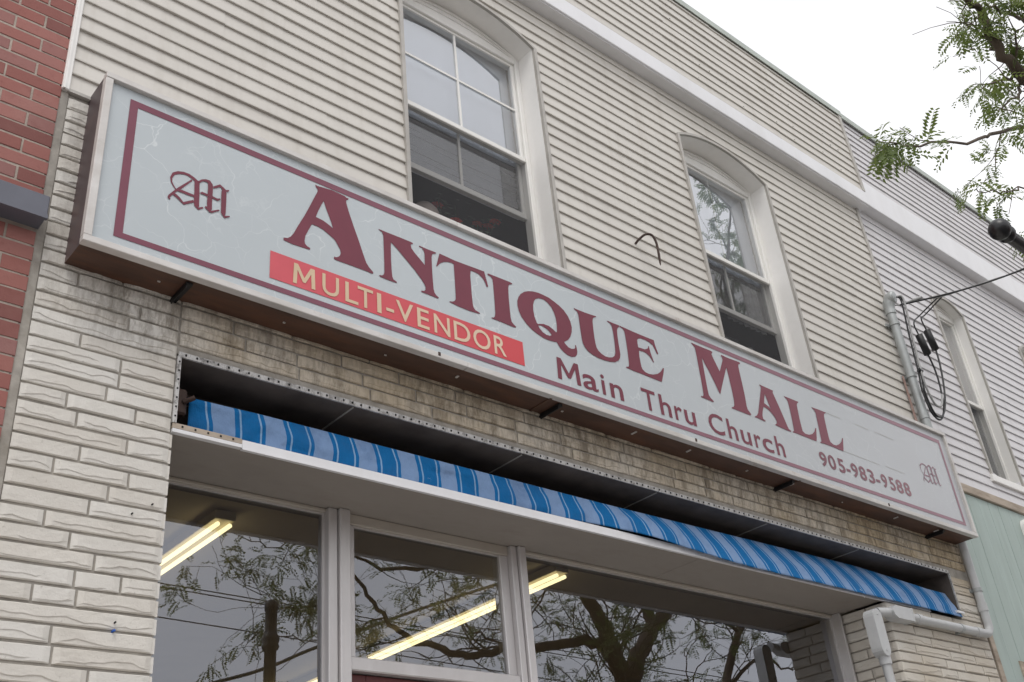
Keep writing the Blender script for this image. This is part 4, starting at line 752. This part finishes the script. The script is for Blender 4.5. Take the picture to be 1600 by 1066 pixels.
mb.poly([(x, yc-.05, z) for x, z in P_]); mb.grid([[(x, yc+.04, z) for x, z in P_], [(x, yc-.05, z) for x, z in P_]], 0, False, True); mb.poly([(x, yc+.04, z) for x, z in P_[::-1]])
mb.box(7.425, 7.445, yc-.053, yc+.042, 3.54, 3.645, 0, .004); mb.build('junction_fitting', M['pvc'], cd)
# short pipe round the corner to the second fitting on the pier's return face
mb = MB(); mb.tube(catmull([(7.2, yc, 3.592), (7.14, yc, 3.59), (7.10, yc+.01, 3.588), (7.05, yc+.02, 3.585)], 4), r, 12); mb.build('pipe', M['pvc'], cd)
mb = MB(); C_ = []
def cap_pts(cx, z0, z1, w, n=8):
    return [(cx+w*math.cos(math.radians(180*i/n)), z1-w+w*math.sin(math.radians(180*i/n))) for i in range(n+1)] + [(cx+w*math.cos(math.radians(180+180*i/n)), z0+w+w*math.sin(math.radians(180+180*i/n))) for i in range(n+1)]
Cp = cap_pts(6.955, 3.25, 3.585, .056)
mb.poly([(x, yc-.035, z) for x, z in Cp[::-1]]); mb.grid([[(x, yc+.05, z) for x, z in Cp], [(x, yc-.03, z) for x, z in Cp], [(6.955+(x-6.955)*.93, yc-.035, 3.4175+(z-3.4175)*.985) for x, z in Cp]], 0, False, True); mb.poly([(x, yc+.05, z) for x, z in Cp])
for z in (3.29, 3.545): mb.tube([(6.955, yc-.034, z), (6.955, yc-.039, z)], .007, 8)
mb.build('junction_fitting', M['pvc'], cd)
mb = MB(); mb.tube([(6.975, yc+.01, 3.26), (6.975, yc+.01, .3)], r*.95, 12); mb.tube([(6.975, yc+.01, 3.26), (6.975, yc+.01, 3.20)], r+.008, 12); mb.build('pipe', M['pvc'], cd)

ms = empty('service_mast', (8.73, -.07, 5.35), 'galvanised service mast pipe with weatherhead rising above the right end of the sign', 'mast')
mb = MB(); mb.tube([(8.715, -.075, 4.6), (8.715, -.075, 6.72)], .042, 14); mb.tube([(8.715, -.075, 5.55), (8.715, -.075, 5.62)], .047, 14); mb.build('pipe', M['galv'], ms)
mb = MB(); mb.tube(catmull([(8.715, -.075, 6.68), (8.715, -.08, 6.78), (8.715, -.11, 6.84), (8.72, -.16, 6.84)], 4), [.05]*4+[.058]*4+[.062]*4+[.05], 14); mb.build('weatherhead', M['galv'], ms)
for z in (6.55, 5.98): mb = MB(); mb.tube([(8.715, -.075, z), (8.715, -.075, z+.03)], .05, 14); mb.box(8.64, 8.79, -.03, -.01, z, z+.03); mb.build('strap', M['galv'], ms)
mb = MB(); mb.tube([(8.635, -.03, 6.0), (8.62, -.03, 5.36)], .007, 6); mb.tube([(8.652, -.03, 6.0), (8.64, -.03, 5.36)], .007, 6); mb.build('ground_wire', M['copper'], ms)

def cable(name, pts, r, mat, label, cat='cable', group=None, k=8, par=None):
    mb = MB(); mb.tube(catmull(pts, k), r, 8); o = mb.build(name, mat, par)
    if par is None: tag(o, label, cat, group)
    return o
sc = empty('service_cable', (8.85, -.13, 6.8), 'black service cable with drip loops and two connectors hung from the mast top', 'cable')
A0 = Vector((8.86, -.12, 6.815)); A1 = Vector((9.98, -1.0, 7.27)); d = (A1-A0)
sp = [A0+d*t+Vector((0, 0, -.10*math.sin(min(1, t/1.6)*PI))) for t in (0, .15, .3, .5, .75, 1, 1.4, 2)]
far_ = Vector((30, -17, 9.4)); sp += [sp[-1]+(far_-sp[-1])*t for t in (.2, .5, 1)]
cable('span', sp, .0095, M['black'], None, par=sc)
sp2 = [p+Vector((0, .01, .014*math.sin(i*2.1))) for i, p in enumerate(sp)]
cable('messenger_wire', sp2, .005, M['greycable'], None, par=sc)
mb = MB(); mb.tube([A0+d*.0+Vector((-.1, .05, -.02)), A0, A0+d*.1], [.006, .006, .012], 8); mb.tube([A0+d*.10, A0+d*.17], .016, 8); mb.build('clamp', M['greycable'], sc)
c1 = (9.02, -.15, 6.40); c2 = (9.23, -.15, 6.52)
for (x, y, z) in (c1, c2):
    mb = MB(); mb.tube([(x-.03, y, z+.105), (x-.03, y, z+.10), (x+.03, y, z-.10), (x+.03, y, z-.105)], [.015, .036, .036, .015], 10); mb.build('connector', M['black'], sc)
p1 = sp[2]; p2 = sp[2]+Vector((.05, -.03, .02))
cable('tap_wire', [p1, (p1[0]-.05, -.17, 6.78), (8.95, -.16, 6.62), (c1[0]-.03, c1[1], c1[2]+.1)], .007, M['black'], None, par=sc)
cable('tap_wire', [p2, (p2[0]-.02, -.18, 6.80), (9.12, -.17, 6.72), (c2[0]-.03, c2[1], c2[2]+.1)], .007, M['black'], None, par=sc)
wh = (8.735, -.17, 6.84)
cable('drip_loop', [wh, (8.76, -.19, 6.78), (8.735, -.17, 6.4), (8.70, -.16, 6.0), (8.68, -.15, 5.82), (8.72, -.15, 5.60), (8.85, -.15, 5.55), (9.0, -.15, 5.70), (9.08, -.15, 5.95), (9.09, -.15, 6.15), (c1[0]+.03, c1[1], c1[2]-.1)], .009, M['black'], None, par=sc)
cable('drip_loop', [wh, (8.79, -.2, 6.78), (8.765, -.18, 6.4), (8.725, -.17, 6.0), (8.70, -.16, 5.78), (8.76, -.16, 5.58), (8.90, -.16, 5.60), (9.04, -.16, 5.76), (9.15, -.16, 6.0), (9.22, -.16, 6.25), (c2[0]+.03, c2[1], c2[2]-.1)], .009, M['black'], None, par=sc)
cable('drip_loop', [wh, (8.775, -.21, 6.8), (8.75, -.19, 6.4), (8.715, -.18, 6.0), (8.74, -.17, 5.82), (8.83, -.16, 5.70), (8.95, -.16, 5.72), (9.04, -.16, 5.86)], .010, M['greycable'], None, par=sc)
mb = MB(); mb.tube([(8.70, -.165, 6.02), (8.735, -.175, 6.0)], .022, 8); mb.build('tie', M['black'], sc)

# ---------------------------------------------------------------- hook on the siding
mb = MB(); hp = catmull([(5.075, -.015, 6.075), (5.085, -.05, 6.10), (5.115, -.09, 6.13), (5.155, -.115, 6.125), (5.178, -.125, 6.06), (5.181, -.125, 5.96), (5.183, -.12, 5.865)], 6)
mb.tube(hp, [.009]*(len(hp)-6)+[.009, .0085, .008, .007, .005, .003], 8)
hook = mb.build('wall_hook', M['rust'], None); tag(hook, 'rusty bent iron hook sticking out of the cream siding between the two windows', 'hook')

# ---------------------------------------------------------------- things behind the glass
def fluor(loc, label):
    e = empty('fluorescent_light', loc, label, 'ceiling light', 'strip lights on the shop ceiling')
    return e
def fl_build(e):
    x, y, z = e.location
    mb = MB(); mb.box(x-.065, x+.065, y, y+2.42, z-.005, z+.05, 0, .004); mb.build('housing', M['fixture'], e)
    for s in (-.038, .038): mb = MB(); mb.tube([(x+s, y+.02, z-.03), (x+s, y+2.40, z-.03)], .014, 10); mb.build('tube', M['tube'], e)
def fl_copy(src, loc, label):
    e = src.copy(); COL.objects.link(e); e.location = loc; e['label'] = label
    for ch in src.children:
        c = ch.copy(); COL.objects.link(c); c.parent = e; c.matrix_parent_inverse = ch.matrix_parent_inverse.copy()
    return e
f0 = fluor((2.67, 1.42, 4.0), 'lit strip light seen through the left shop window'); fl_build(f0)
fl_copy(f0, (5.17, 1.22, 4.0), 'lit strip light in the second row, the end nearest the glass')
fl_copy(f0, (5.15, 3.72, 4.0), 'lit strip light in the second row, seen through the transom beside the mullion')
fl_copy(f0, (5.17, 6.2, 4.0), 'lit strip light in the second row, deepest inside the shop')
# bouquet in the left upper window
fv = empty('flower_vase', (3.85, .42, 5.4), 'dark vase of red flowers behind the left upper window', 'flowers')
mb = MB(); mb.lathe((3.85, .45, 5.3), [(.0, .0), (.07, 0), (.09, .1), (.06, .25), (.05, .32), (.06, .34)], 14); mb.build('vase', M['charcoal'], fv)
mb = MB(); rng = random.Random(4); heads = []
for i in range(26):
    t = (3.85+rng.uniform(-.28, .28), .45+rng.uniform(-.10, .1), 5.95+rng.uniform(-.15, .2)); mb.tube(catmull([(3.85, .45, 5.6), ((3.85+t[0])/2+rng.uniform(-.03, .03), .45, 5.82), t], 4), .003, 5); heads.append(t)
    for k in range(8):
        q = (t[0]+rng.uniform(-.09, .09), t[1]+rng.uniform(-.05, .05), t[2]+rng.uniform(-.2, .05)); s = rng.uniform(.015, .03); mb.quad((q[0]-s, q[1], q[2]), (q[0], q[1]-s*.4, q[2]-s*.5), (q[0]+s, q[1], q[2]+.01), (q[0], q[1]+s*.4, q[2]+s*.5))
mb.build('stems', M['stem'], fv)
for i, t in enumerate(heads[:11]):
    mb = MB()
    for k in range(7):
        a = k*2*PI/7; s = .04; mb.quad(t, (t[0]+s*math.cos(a), t[1]+s*math.sin(a)*.7, t[2]+.012), (t[0]+s*1.3*math.cos(a+.4), t[1]+s*math.sin(a+.4)*.8, t[2]+.004), (t[0]+s*math.cos(a+.8), t[1]+s*math.sin(a+.8)*.7, t[2]+.012))
    mb.build('flower_head', M['flower'], fv)
mb = MB(); mb.lathe((3.47, .42, 5.28), [(0, 0), (.09, 0), (.10, .3), (.11, .55), (.10, .66), (.06, .715), (.0, .73)], 18); o = mb.build('clay_jar', M['pot'], None); tag(o, 'pale domed clay jar behind the left upper window beside the flowers', 'jar')
sp_ = empty('speaker', (6.6, .5, 5.3), 'black box speaker with pale rings behind the right upper window', 'speaker')
mb = MB(); mb.box(6.42, 6.80, .40, .66, 5.35, 6.02, 0, .02); mb.build('case', M['charcoal'], sp_)
for z in (5.93, 5.78): mb = MB(); mb.tube([(6.60, .401, z), (6.60, .39, z), (6.60, .389, z)], [.05, .05, .03], 14); mb.build('cone', M['silver'], sp_)
sl_ = empty('desk_lamp', (6.92, .42, 5.3), 'small silver desk lamp behind the right upper window beside the speaker', 'lamp')
mb = MB(); mb.lathe((6.92, .42, 5.3), [(0, 0), (.07, 0), (.07, .02), (.012, .03), (.012, .56)], 12); mb.build('stand', M['silver'], sl_)
mb = MB(); mb.lathe((6.92, .42, 5.86), [(.015, .13), (.03, .12), (.05, .04), (.06, 0.0), (.055, .0), (.03, .09)], 14); mb.build('lamp_shade', M['silver'], sl_)

# ---------------------------------------------------------------- street: lamp post, wires, opposite buildings, tree
lp = empty('street_lamp', (4.36, -3.0, 0), 'black cast iron street post with ring collar and ball ended banner arm near the kerb', 'street lamp')
mb = MB(); mb.lathe((4.36, -3.0, 0), [(.22, 0), (.22, .12), (.17, .2), (.15, .7), (.17, .74), (.12, .8), (.085, 1.0), (.06, 2.5), (.05, 4.03), (.066, 4.05), (.074, 4.07), (.064, 4.09), (.074, 4.12), (.072, 4.15), (.056, 4.17), (.05, 4.2), (.05, 4.36), (.058, 4.375), (.06, 4.40), (.055, 4.44), (.035, 4.458), (0, 4.465)], 20); mb.build('post', M['iron'], lp)
mb = MB(); mb.tube([(4.36, -3, 3.5), (3.13, -3, 3.5)], .021, 10); mb.build('banner_arm', M['iron'], lp)
mb = MB(); mb.lathe((3.10, -3.0, 3.5), [(.036*math.sin(PI*i/10), -.036*math.cos(PI*i/10)) for i in range(11)], 16); mb.lathe((3.145, -3.0, 3.5), [(.03*math.sin(PI*i/8), -.03*math.cos(PI*i/8)) for i in range(9)], 14); mb.build('ball_finial', M['iron'], lp)
for i, (z0, z1, yy, lab) in enumerate(((6.66, 6.60, -9.0, 'topmost of the thin street wires mirrored in the left shop window'), (6.60, 6.53, -9.0, 'second thin street wire mirrored in the left shop window just under the topmost'), (6.17, 6.08, -9.0, 'lowest thin street wire mirrored in the left shop window'))):
    pts = [(6.03+(t-.0)*22, yy+.02*i, z0+(z1-z0)*(t*22/1.4)*.5-(.0)) for t in (-1.2, -.5, 0, .1, .5, 1.2)]
    cable('overhead_wire', pts, .009, M['black'], lab, 'wire', 'street wires')
cable('overhead_cable', [(3.2, -6, 3.9), (5.4, -6, 4.57), (6.05, -6, 4.80), (6.68, -6, 5.09), (8.5, -6.0, 5.85), (14, -6.5, 8.0)], .02, M['black'], 'thick sagging cable mirrored in the left shop window crossing the lamp post', 'cable')
def far_building(x0, x1, y0, y1, h, mat, label, gable=0, name='street_building'):
    e = empty(name, ((x0+x1)/2, y1, 0), label, 'building'); mb = MB(); mb.box(x0, x1, y0, y1, 0, h)
    if gable:
        c = (x0+x1)/2; mb.poly([(x0, y1, h), (x1, y1, h), (c, y1, h+gable)])
    mb.build('wall', mat, e)
    mb = MB()
    if gable:
        c = (x0+x1)/2; mb.quad((x0-.2, y1+.2, h-.05), (c, y1+.2, h+gable+.1), (c, y0, h+gable+.1), (x0-.2, y0, h-.05)); mb.quad((x1+.2, y1+.2, h-.05), (c, y1+.2, h+gable+.1), (c, y0, h+gable+.1), (x1+.2, y0, h-.05))
    else: mb.box(x0-.15, x1+.15, y0, y1+.15, h, h+.2)
    mb.build('roof', M['tar'], e)
    n = int((x1-x0)/2.2)
    for i in range(n):
        cx = x0+(i+.5)*(x1-x0)/n; mb = MB(); mb.box(cx-.55, cx+.55, y1, y1+.05, 3.6, 5.0); w = mb.build('window', M['fartrim'], e)
        mb = MB(); mb.quad((cx-.45, y1+.06, 3.7), (cx+.45, y1+.06, 3.7), (cx+.45, y1+.06, 4.9), (cx-.45, y1+.06, 4.9)); mb.build('pane', M['farwin'], w)
fb = simple('far_brick', (.24, .09, .07), .9, .2, 6)
far_building(9.3, 11.7, -24, -14.5, 5.0, fb, 'red brick gabled house across the street, mirrored beside the lamp post', 1.75)
far_building(-12, 4, -26, -15, 5.2, M['fartrim'], 'low pale building across the street opposite the brick building')
far_building(14, 30, -26, -15, 5.4, fb, 'low red brick shop row across the street behind the tree')
LB = json.loads('''{"l1":[[8.93,-3.3,4.23],[8.77,-3.25,4.45],[8.6,-3.2,4.74],[8.35,-3.15,5.02],[8.18,-3.1,5.12]],"l1a":[[8.18,-3.1,5.12],[7.91,-3.17,5.17],[7.52,-3.24,5.22],[7.04,-3.31,5.22],[6.59,-3.39,5.26],[6.23,-3.46,5.16],[5.74,-3.53,5.14],[5.53,-3.6,5.33]],"l2":[[9.01,-3.3,4.24],[9.54,-3.43,4.8],[10.13,-3.57,5.25],[10.59,-3.7,5.56]],"l3":[[11.52,-4.0,4.41],[12.3,-4.2,5.3],[13.01,-4.4,5.8],[13.63,-4.6,6.23]],"l4":[[8.83,-3.3,4.37],[8.55,-3.37,4.65],[7.88,-3.43,4.56],[7.47,-3.5,4.51],[7.04,-3.57,4.4],[6.64,-3.63,4.44],[6.3,-3.7,4.52],[6.04,-3.77,4.76],[5.79,-3.83,5.08],[5.65,-3.9,5.28]],"l4a":[[5.65,-3.9,5.28],[5.18,-3.8,5.37],[4.7,-3.7,5.25],[4.19,-3.6,5.24]],"l4b":[[5.76,-3.8,4.93],[5.26,-3.7,4.74],[4.8,-3.6,4.62],[4.41,-3.5,4.81]],"l4c":[[6.07,-3.8,4.74],[5.67,-3.77,4.56],[5.3,-3.75,4.42],[4.87,-3.73,4.4],[4.57,-3.7,4.42]],"l5":[[11.52,-4.0,4.41],[12.57,-4.13,5.04],[13.48,-4.27,5.02],[14.02,-4.4,5.15]],"l6":[[12.44,-4.3,5.34],[12.79,-4.2,5.67],[13.2,-4.1,5.51],[13.68,-4.0,5.49]],"l7":[[12.35,-4.2,5.44],[11.59,-4.1,5.63],[11.21,-4.0,5.64],[10.51,-3.9,5.31]],"l8":[[7.56,-3.6,4.55],[7.11,-3.67,4.7],[6.84,-3.75,4.86],[6.65,-3.83,4.92],[6.47,-3.9,5.02]],"d1":[[7.92,-2.2,7.16],[7.14,-2.2,6.67],[6.38,-2.2,6.2],[5.75,-2.2,5.8],[4.99,-2.2,5.39],[4.52,-2.2,5.16],[4.21,-2.2,4.93]],"d2":[[7.75,-2.35,7.05],[7.05,-2.35,6.98],[6.73,-2.35,7.07],[6.69,-2.35,7.42],[6.47,-2.35,7.44],[6.3,-2.35,7.45]],"d2b":[[6.94,-2.3,7.24],[6.72,-2.3,7.22],[6.51,-2.3,7.27],[6.06,-2.3,7.13]],"d2c":[[7.25,-2.3,7.12],[6.76,-2.3,6.85],[6.07,-2.3,6.35],[5.64,-2.3,6.19]],"d3":[[7.2,-2.2,6.21],[6.51,-2.2,5.79],[6.08,-2.2,5.55],[5.59,-2.2,5.35]],"d4":[[7.13,-2.1,5.59],[6.51,-2.1,5.39],[6.23,-2.1,5.3]],"d5":[[7.27,-2.3,7.15],[6.81,-2.3,6.7],[6.27,-2.3,6.26],[5.86,-2.3,5.96]],"d6":[[7.14,-2.5,7.54],[6.68,-2.5,7.3],[6.29,-2.5,7.14],[5.69,-2.5,6.74]],"top1":[[11.87,-3.3,10.38],[12.13,-3.3,10.96],[12.16,-3.4,11.48],[11.97,-3.4,11.65]],"top2":[[13.09,-3.6,11.0],[13.38,-3.6,11.64],[13.69,-3.6,12.31]],"top3":[[12.6,-3.4,12.12],[12.27,-3.4,12.14],[12.16,-3.4,12.44]],"top4":[[12.22,-3.2,10.63],[12.8,-3.2,10.91]]}''')
def build_tree(base, LB, label, seed=7, n_leaf_scale=1.0):
    rng = random.Random(seed); root = empty('locust_tree', base, label, 'tree')
    wood = MB(); leaves = MB()
    def leaf(p, d, ln, nl):
        # pinnate leaf: drooping rachis with paired leaflets
        d = d.normalized(); side = d.cross(Vector((0, 0, 1)))
        if side.length < .05: side = Vector((1, 0, 0))
        side.normalize(); side = (side+Vector((rng.uniform(-.4, .4), rng.uniform(-.4, .4), rng.uniform(-.6, .6)))).normalized()
        q = Vector(p); prev = Vector(p); st = ln/nl
        for i in range(nl):
            dd = (d+Vector((0, 0, -.75*i/nl))).normalized(); q = q+dd*st
            up = side.cross(dd).normalized()
            s = ln*.22*(.75+.5*math.sin(PI*(i+.6)/nl))*rng.uniform(.85, 1.1)
            for sg in (-1, 1):
                a = (side*sg+dd*.45).normalized(); a = (a+up*rng.uniform(-.45, .25)).normalized(); wv = dd*(s*.24)
                b = q+a*s*.08; m1 = q+a*s*.5; e = q+a*s
                leaves.quad(tuple(b), tuple(m1-wv), tuple(e), tuple(m1+wv))
        leaves.quad(tuple(p), tuple(p+side*.0025), tuple(q+side*.001), tuple(q-side*.001))
    def clump(p, d, n, spread=1.0):
        for i in range(n):
            dr = (d*.6+Vector((rng.gauss(0, .7), rng.gauss(0, .7), rng.gauss(-.15, .5)))*spread)
            leaf(Vector(p)+Vector((rng.gauss(0, .025), rng.gauss(0, .025), rng.gauss(0, .02))), dr, rng.uniform(.12, .20), rng.randint(7, 9))
    def ok(p):   # street side crown: kept clear of the shop front
        return p.y < -4.0+(.185 if p.z > 6.5 else .205)*p.x and p.y < -2.2
    def wig(pts, amp, k):
        P = catmull(pts, k); out = []
        for i, p in enumerate(P):
            f = amp if 0 < i < len(P)-1 else 0
            out.append(p+Vector((rng.gauss(0, f), rng.gauss(0, f), rng.gauss(0, f))))
        return out
    def twig(p, d, ln, r, lv, lf):
        n = max(3, int(ln/.11)); P = [Vector(p)]; dd = Vector(d).normalized()
        for i in range(n):
            dd = (dd+Vector((rng.gauss(0, .22), rng.gauss(0, .22), rng.gauss(.02, .2)))).normalized(); P.append(P[-1]+dd*ln/n)
        if not lf.get('free') and not all(ok(x) for x in P[::2]): return
        if lf.get('free') and any(x.z > 6.2 and x.x < 6.05 for x in P): return
        wood.tube(P, [max(.0022, r*(1-.8*i/n)) for i in range(n+1)], 5 if r < .02 else 7, cap=False)
        for i, q in enumerate(P[1:], 1):
            t = (P[i]-P[i-1]).normalized()
            if lv > 0 and rng.random() < lf['br']*(.55 if lv == 1 else 1):
                dv = (t*.8+Vector((rng.gauss(.1, .6), rng.gauss(0, .6), rng.gauss(.05, .55)))).normalized()
                twig(q, dv, ln*rng.uniform(.35, .6), r*.55, lv-1, lf)
            if lv <= 1 and i > n*.3 and rng.random() < lf['leaf']: clump(q, t, rng.randint(1, 2))
        if lv <= 1 and rng.random() < lf['leaf']*1.5: clump(P[-1], dd, rng.randint(2, 5))
    def limb(pts, r0, r1, lf, kids=5, amp=.02, k=5, klen=(.7, 1.6)):
        P = wig(pts, amp, k); n = len(P)-1
        wood.tube(P, [r0+(r1-r0)*(i/n)**.8 for i in range(n+1)], 9 if r0 > .04 else 6, cap=False)
        step = max(1, int(n/max(kids, 1)))
        for i in range(2, n+1):
            r = r0+(r1-r0)*(i/n)**.8
            if rng.random() < kids/n:
                t = (P[i]-P[i-1]).normalized(); dv = (t*.7+Vector((rng.gauss(0, .55), rng.gauss(0, .4), rng.gauss(.12, .6)))).normalized()
                twig(P[i], dv, rng.uniform(*klen), max(.0045, min(.014, r*.34)), 2, lf)
        return P
    low = dict(br=.34, leaf=.2); mid = dict(br=.36, leaf=.34); top = dict(br=.36, leaf=.45); fr = dict(br=.25, leaf=.5, free=1); ft = dict(br=.34, leaf=.55, free=1)
    V = Vector; bx, by, _ = base
    fork = V((bx-.02, by, 3.45))
    limb([V(base), V((bx+.03, by, 1.2)), V((bx-.04, by-.02, 2.4)), fork], .19, .165, low, 0, .006)
    f2 = V((8.97, -3.3, 3.9))
    # two leading stems seen mirrored in the big pane, carried on up into the crown
    limb([fork, f2] + [V(p) for p in LB['l1'][:4]] + [V((8.05, -3.2, 5.5)), V((7.7, -3.4, 6.2)), V((7.5, -3.6, 7.4)), V((7.6, -3.7, 8.8))], .15, .03, top, 12, .012, 5, (.9, 2.0))
    limb([fork, f2] + [V(p) for p in LB['l2']] + [V((11.2, -3.7, 6.3)), V((11.6, -3.9, 7.5)), V((11.7, -3.9, 9.2))], .15, .03, top, 13, .012, 5, (.9, 2.0))
    limb([V((9.8, -3.5, 5.0)), V((9.7, -3.6, 6.2)), V((9.5, -3.5, 7.6)), V((9.6, -3.4, 9.4)), V((9.5, -3.4, 10.8))], .08, .02, top, 14, .02, 5, (.8, 1.9))
    limb([V((10.5, -3.7, 5.5)), V((10.9, -3.3, 7.0)), V((11.3, -3.0, 8.6)), V((11.4, -2.9, 10.3))], .07, .02, top, 14, .02, 5, (.8, 1.9))
    limb([V((11.6, -3.9, 7.5)), V((12.6, -3.9, 8.6)), V((13.6, -3.6, 9.2))], .05, .015, top, 9, .02, 5, (.8, 1.7))
    limb([fork, V((10.3, -3.7, 3.9)), V((11.2, -4.0, 4.3))] + [V(p) for p in LB['l3']] + [V((14.2, -4.6, 7.2))], .11, .02, mid, 9, .012)
    limb([V(p) for p in LB['l1a']], .055, .012, mid, 14, .014, 5, (.5, 1.2))
    limb([f2] + [V(p) for p in LB['l4']], .075, .014, low, 14, .016, 5, (.5, 1.2))
    for k_, r in (('l4a', .013), ('l4b', .012), ('l4c', .012), ('l8', .016)): limb([V(p) for p in LB[k_]], r, .003, dict(br=.40, leaf=.46), 11, .02, 5, (.3, .8))
    for k_, r in (('l5', .035), ('l6', .025), ('l7', .03)): limb([V(p) for p in LB[k_]], r, .006, mid, 8, .02, 5, (.5, 1.2))
    # boughs reaching over the pavement at the upper right
    j = V((8.3, -3.15, 5.15)); j2 = V((7.7, -3.4, 6.2))
    P = limb([j2, V((8.1, -2.6, 6.9))] + [V(p) for p in LB['d1'][:-1]], .028, .004, dict(br=.1, leaf=.5, free=1), 0, .010, 5)
    for q, n in ((P[-1], 6), (P[-3], 5), (P[-5], 5), (P[-7], 3), (P[-9], 2)): clump(q, V((-.6, .0, -.3)), n, .6)
    for i in (-3, -7): twig(P[i], V((-.5, .2, -.6+.5*(i % 2))), .22, .004, 1, fr)
    limb([j2, V((8.2, -2.7, 6.9))] + [V(p) for p in LB['d2']], .075, .014, ft, 9, .012, 5, (.25, .5))
    for k_, r in (('d2b', .02), ('d2c', .018), ('d5', .015), ('d6', .02)):
        P = limb([V(p) for p in LB[k_][:-1]], r, .004, ft, 5, .012, 5, (.25, .5)); clump(P[-1], V((-.1, 0, -.6)), 5, .7); clump(P[-4], V((.1, 0, -.6)), 4, .7)
    limb([V((8.1, -2.8, 6.6)), V((7.6, -2.5, 7.4))] + [V(p) for p in LB['d6'][:1]], .03, .02, ft, 3, .01)
    for k_, r in (('d3', .012), ('d4', .01)):
        P = limb([V((8.1, -2.7, 6.3)), V((7.7, -2.4, 6.1))] + [V(p) for p in LB[k_]], r, .003, fr, 5, .012, 5, (.2, .4)); 
        for i in (-1, -3, -5, -8): clump(P[i], V((-.6, 0, -.3)), 2)
    for k_, st in (('top1', (11.3, -3.0, 8.6)), ('top2', (11.3, -3.0, 8.6)), ('top3', (11.4, -2.9, 10.3)), ('top4', (11.4, -2.9, 9.6))):
        P = limb([V(st)] + [V(p) for p in LB[k_]], .025, .005, dict(br=.4, leaf=.7, free=1), 8, .02, 5, (.3, .6))
        for i in (-1, -3, -5, -7): clump(P[i], V((.2, 0, -.2)), 8, 1.2)
    wood.build('trunk', M['bark'], root); leaves.build('crown', M['leaf'], root)
    return root
build_tree((9.05, -3.3, 0), LB, 'locust street tree reaching in at the upper right, its trunk mirrored below')
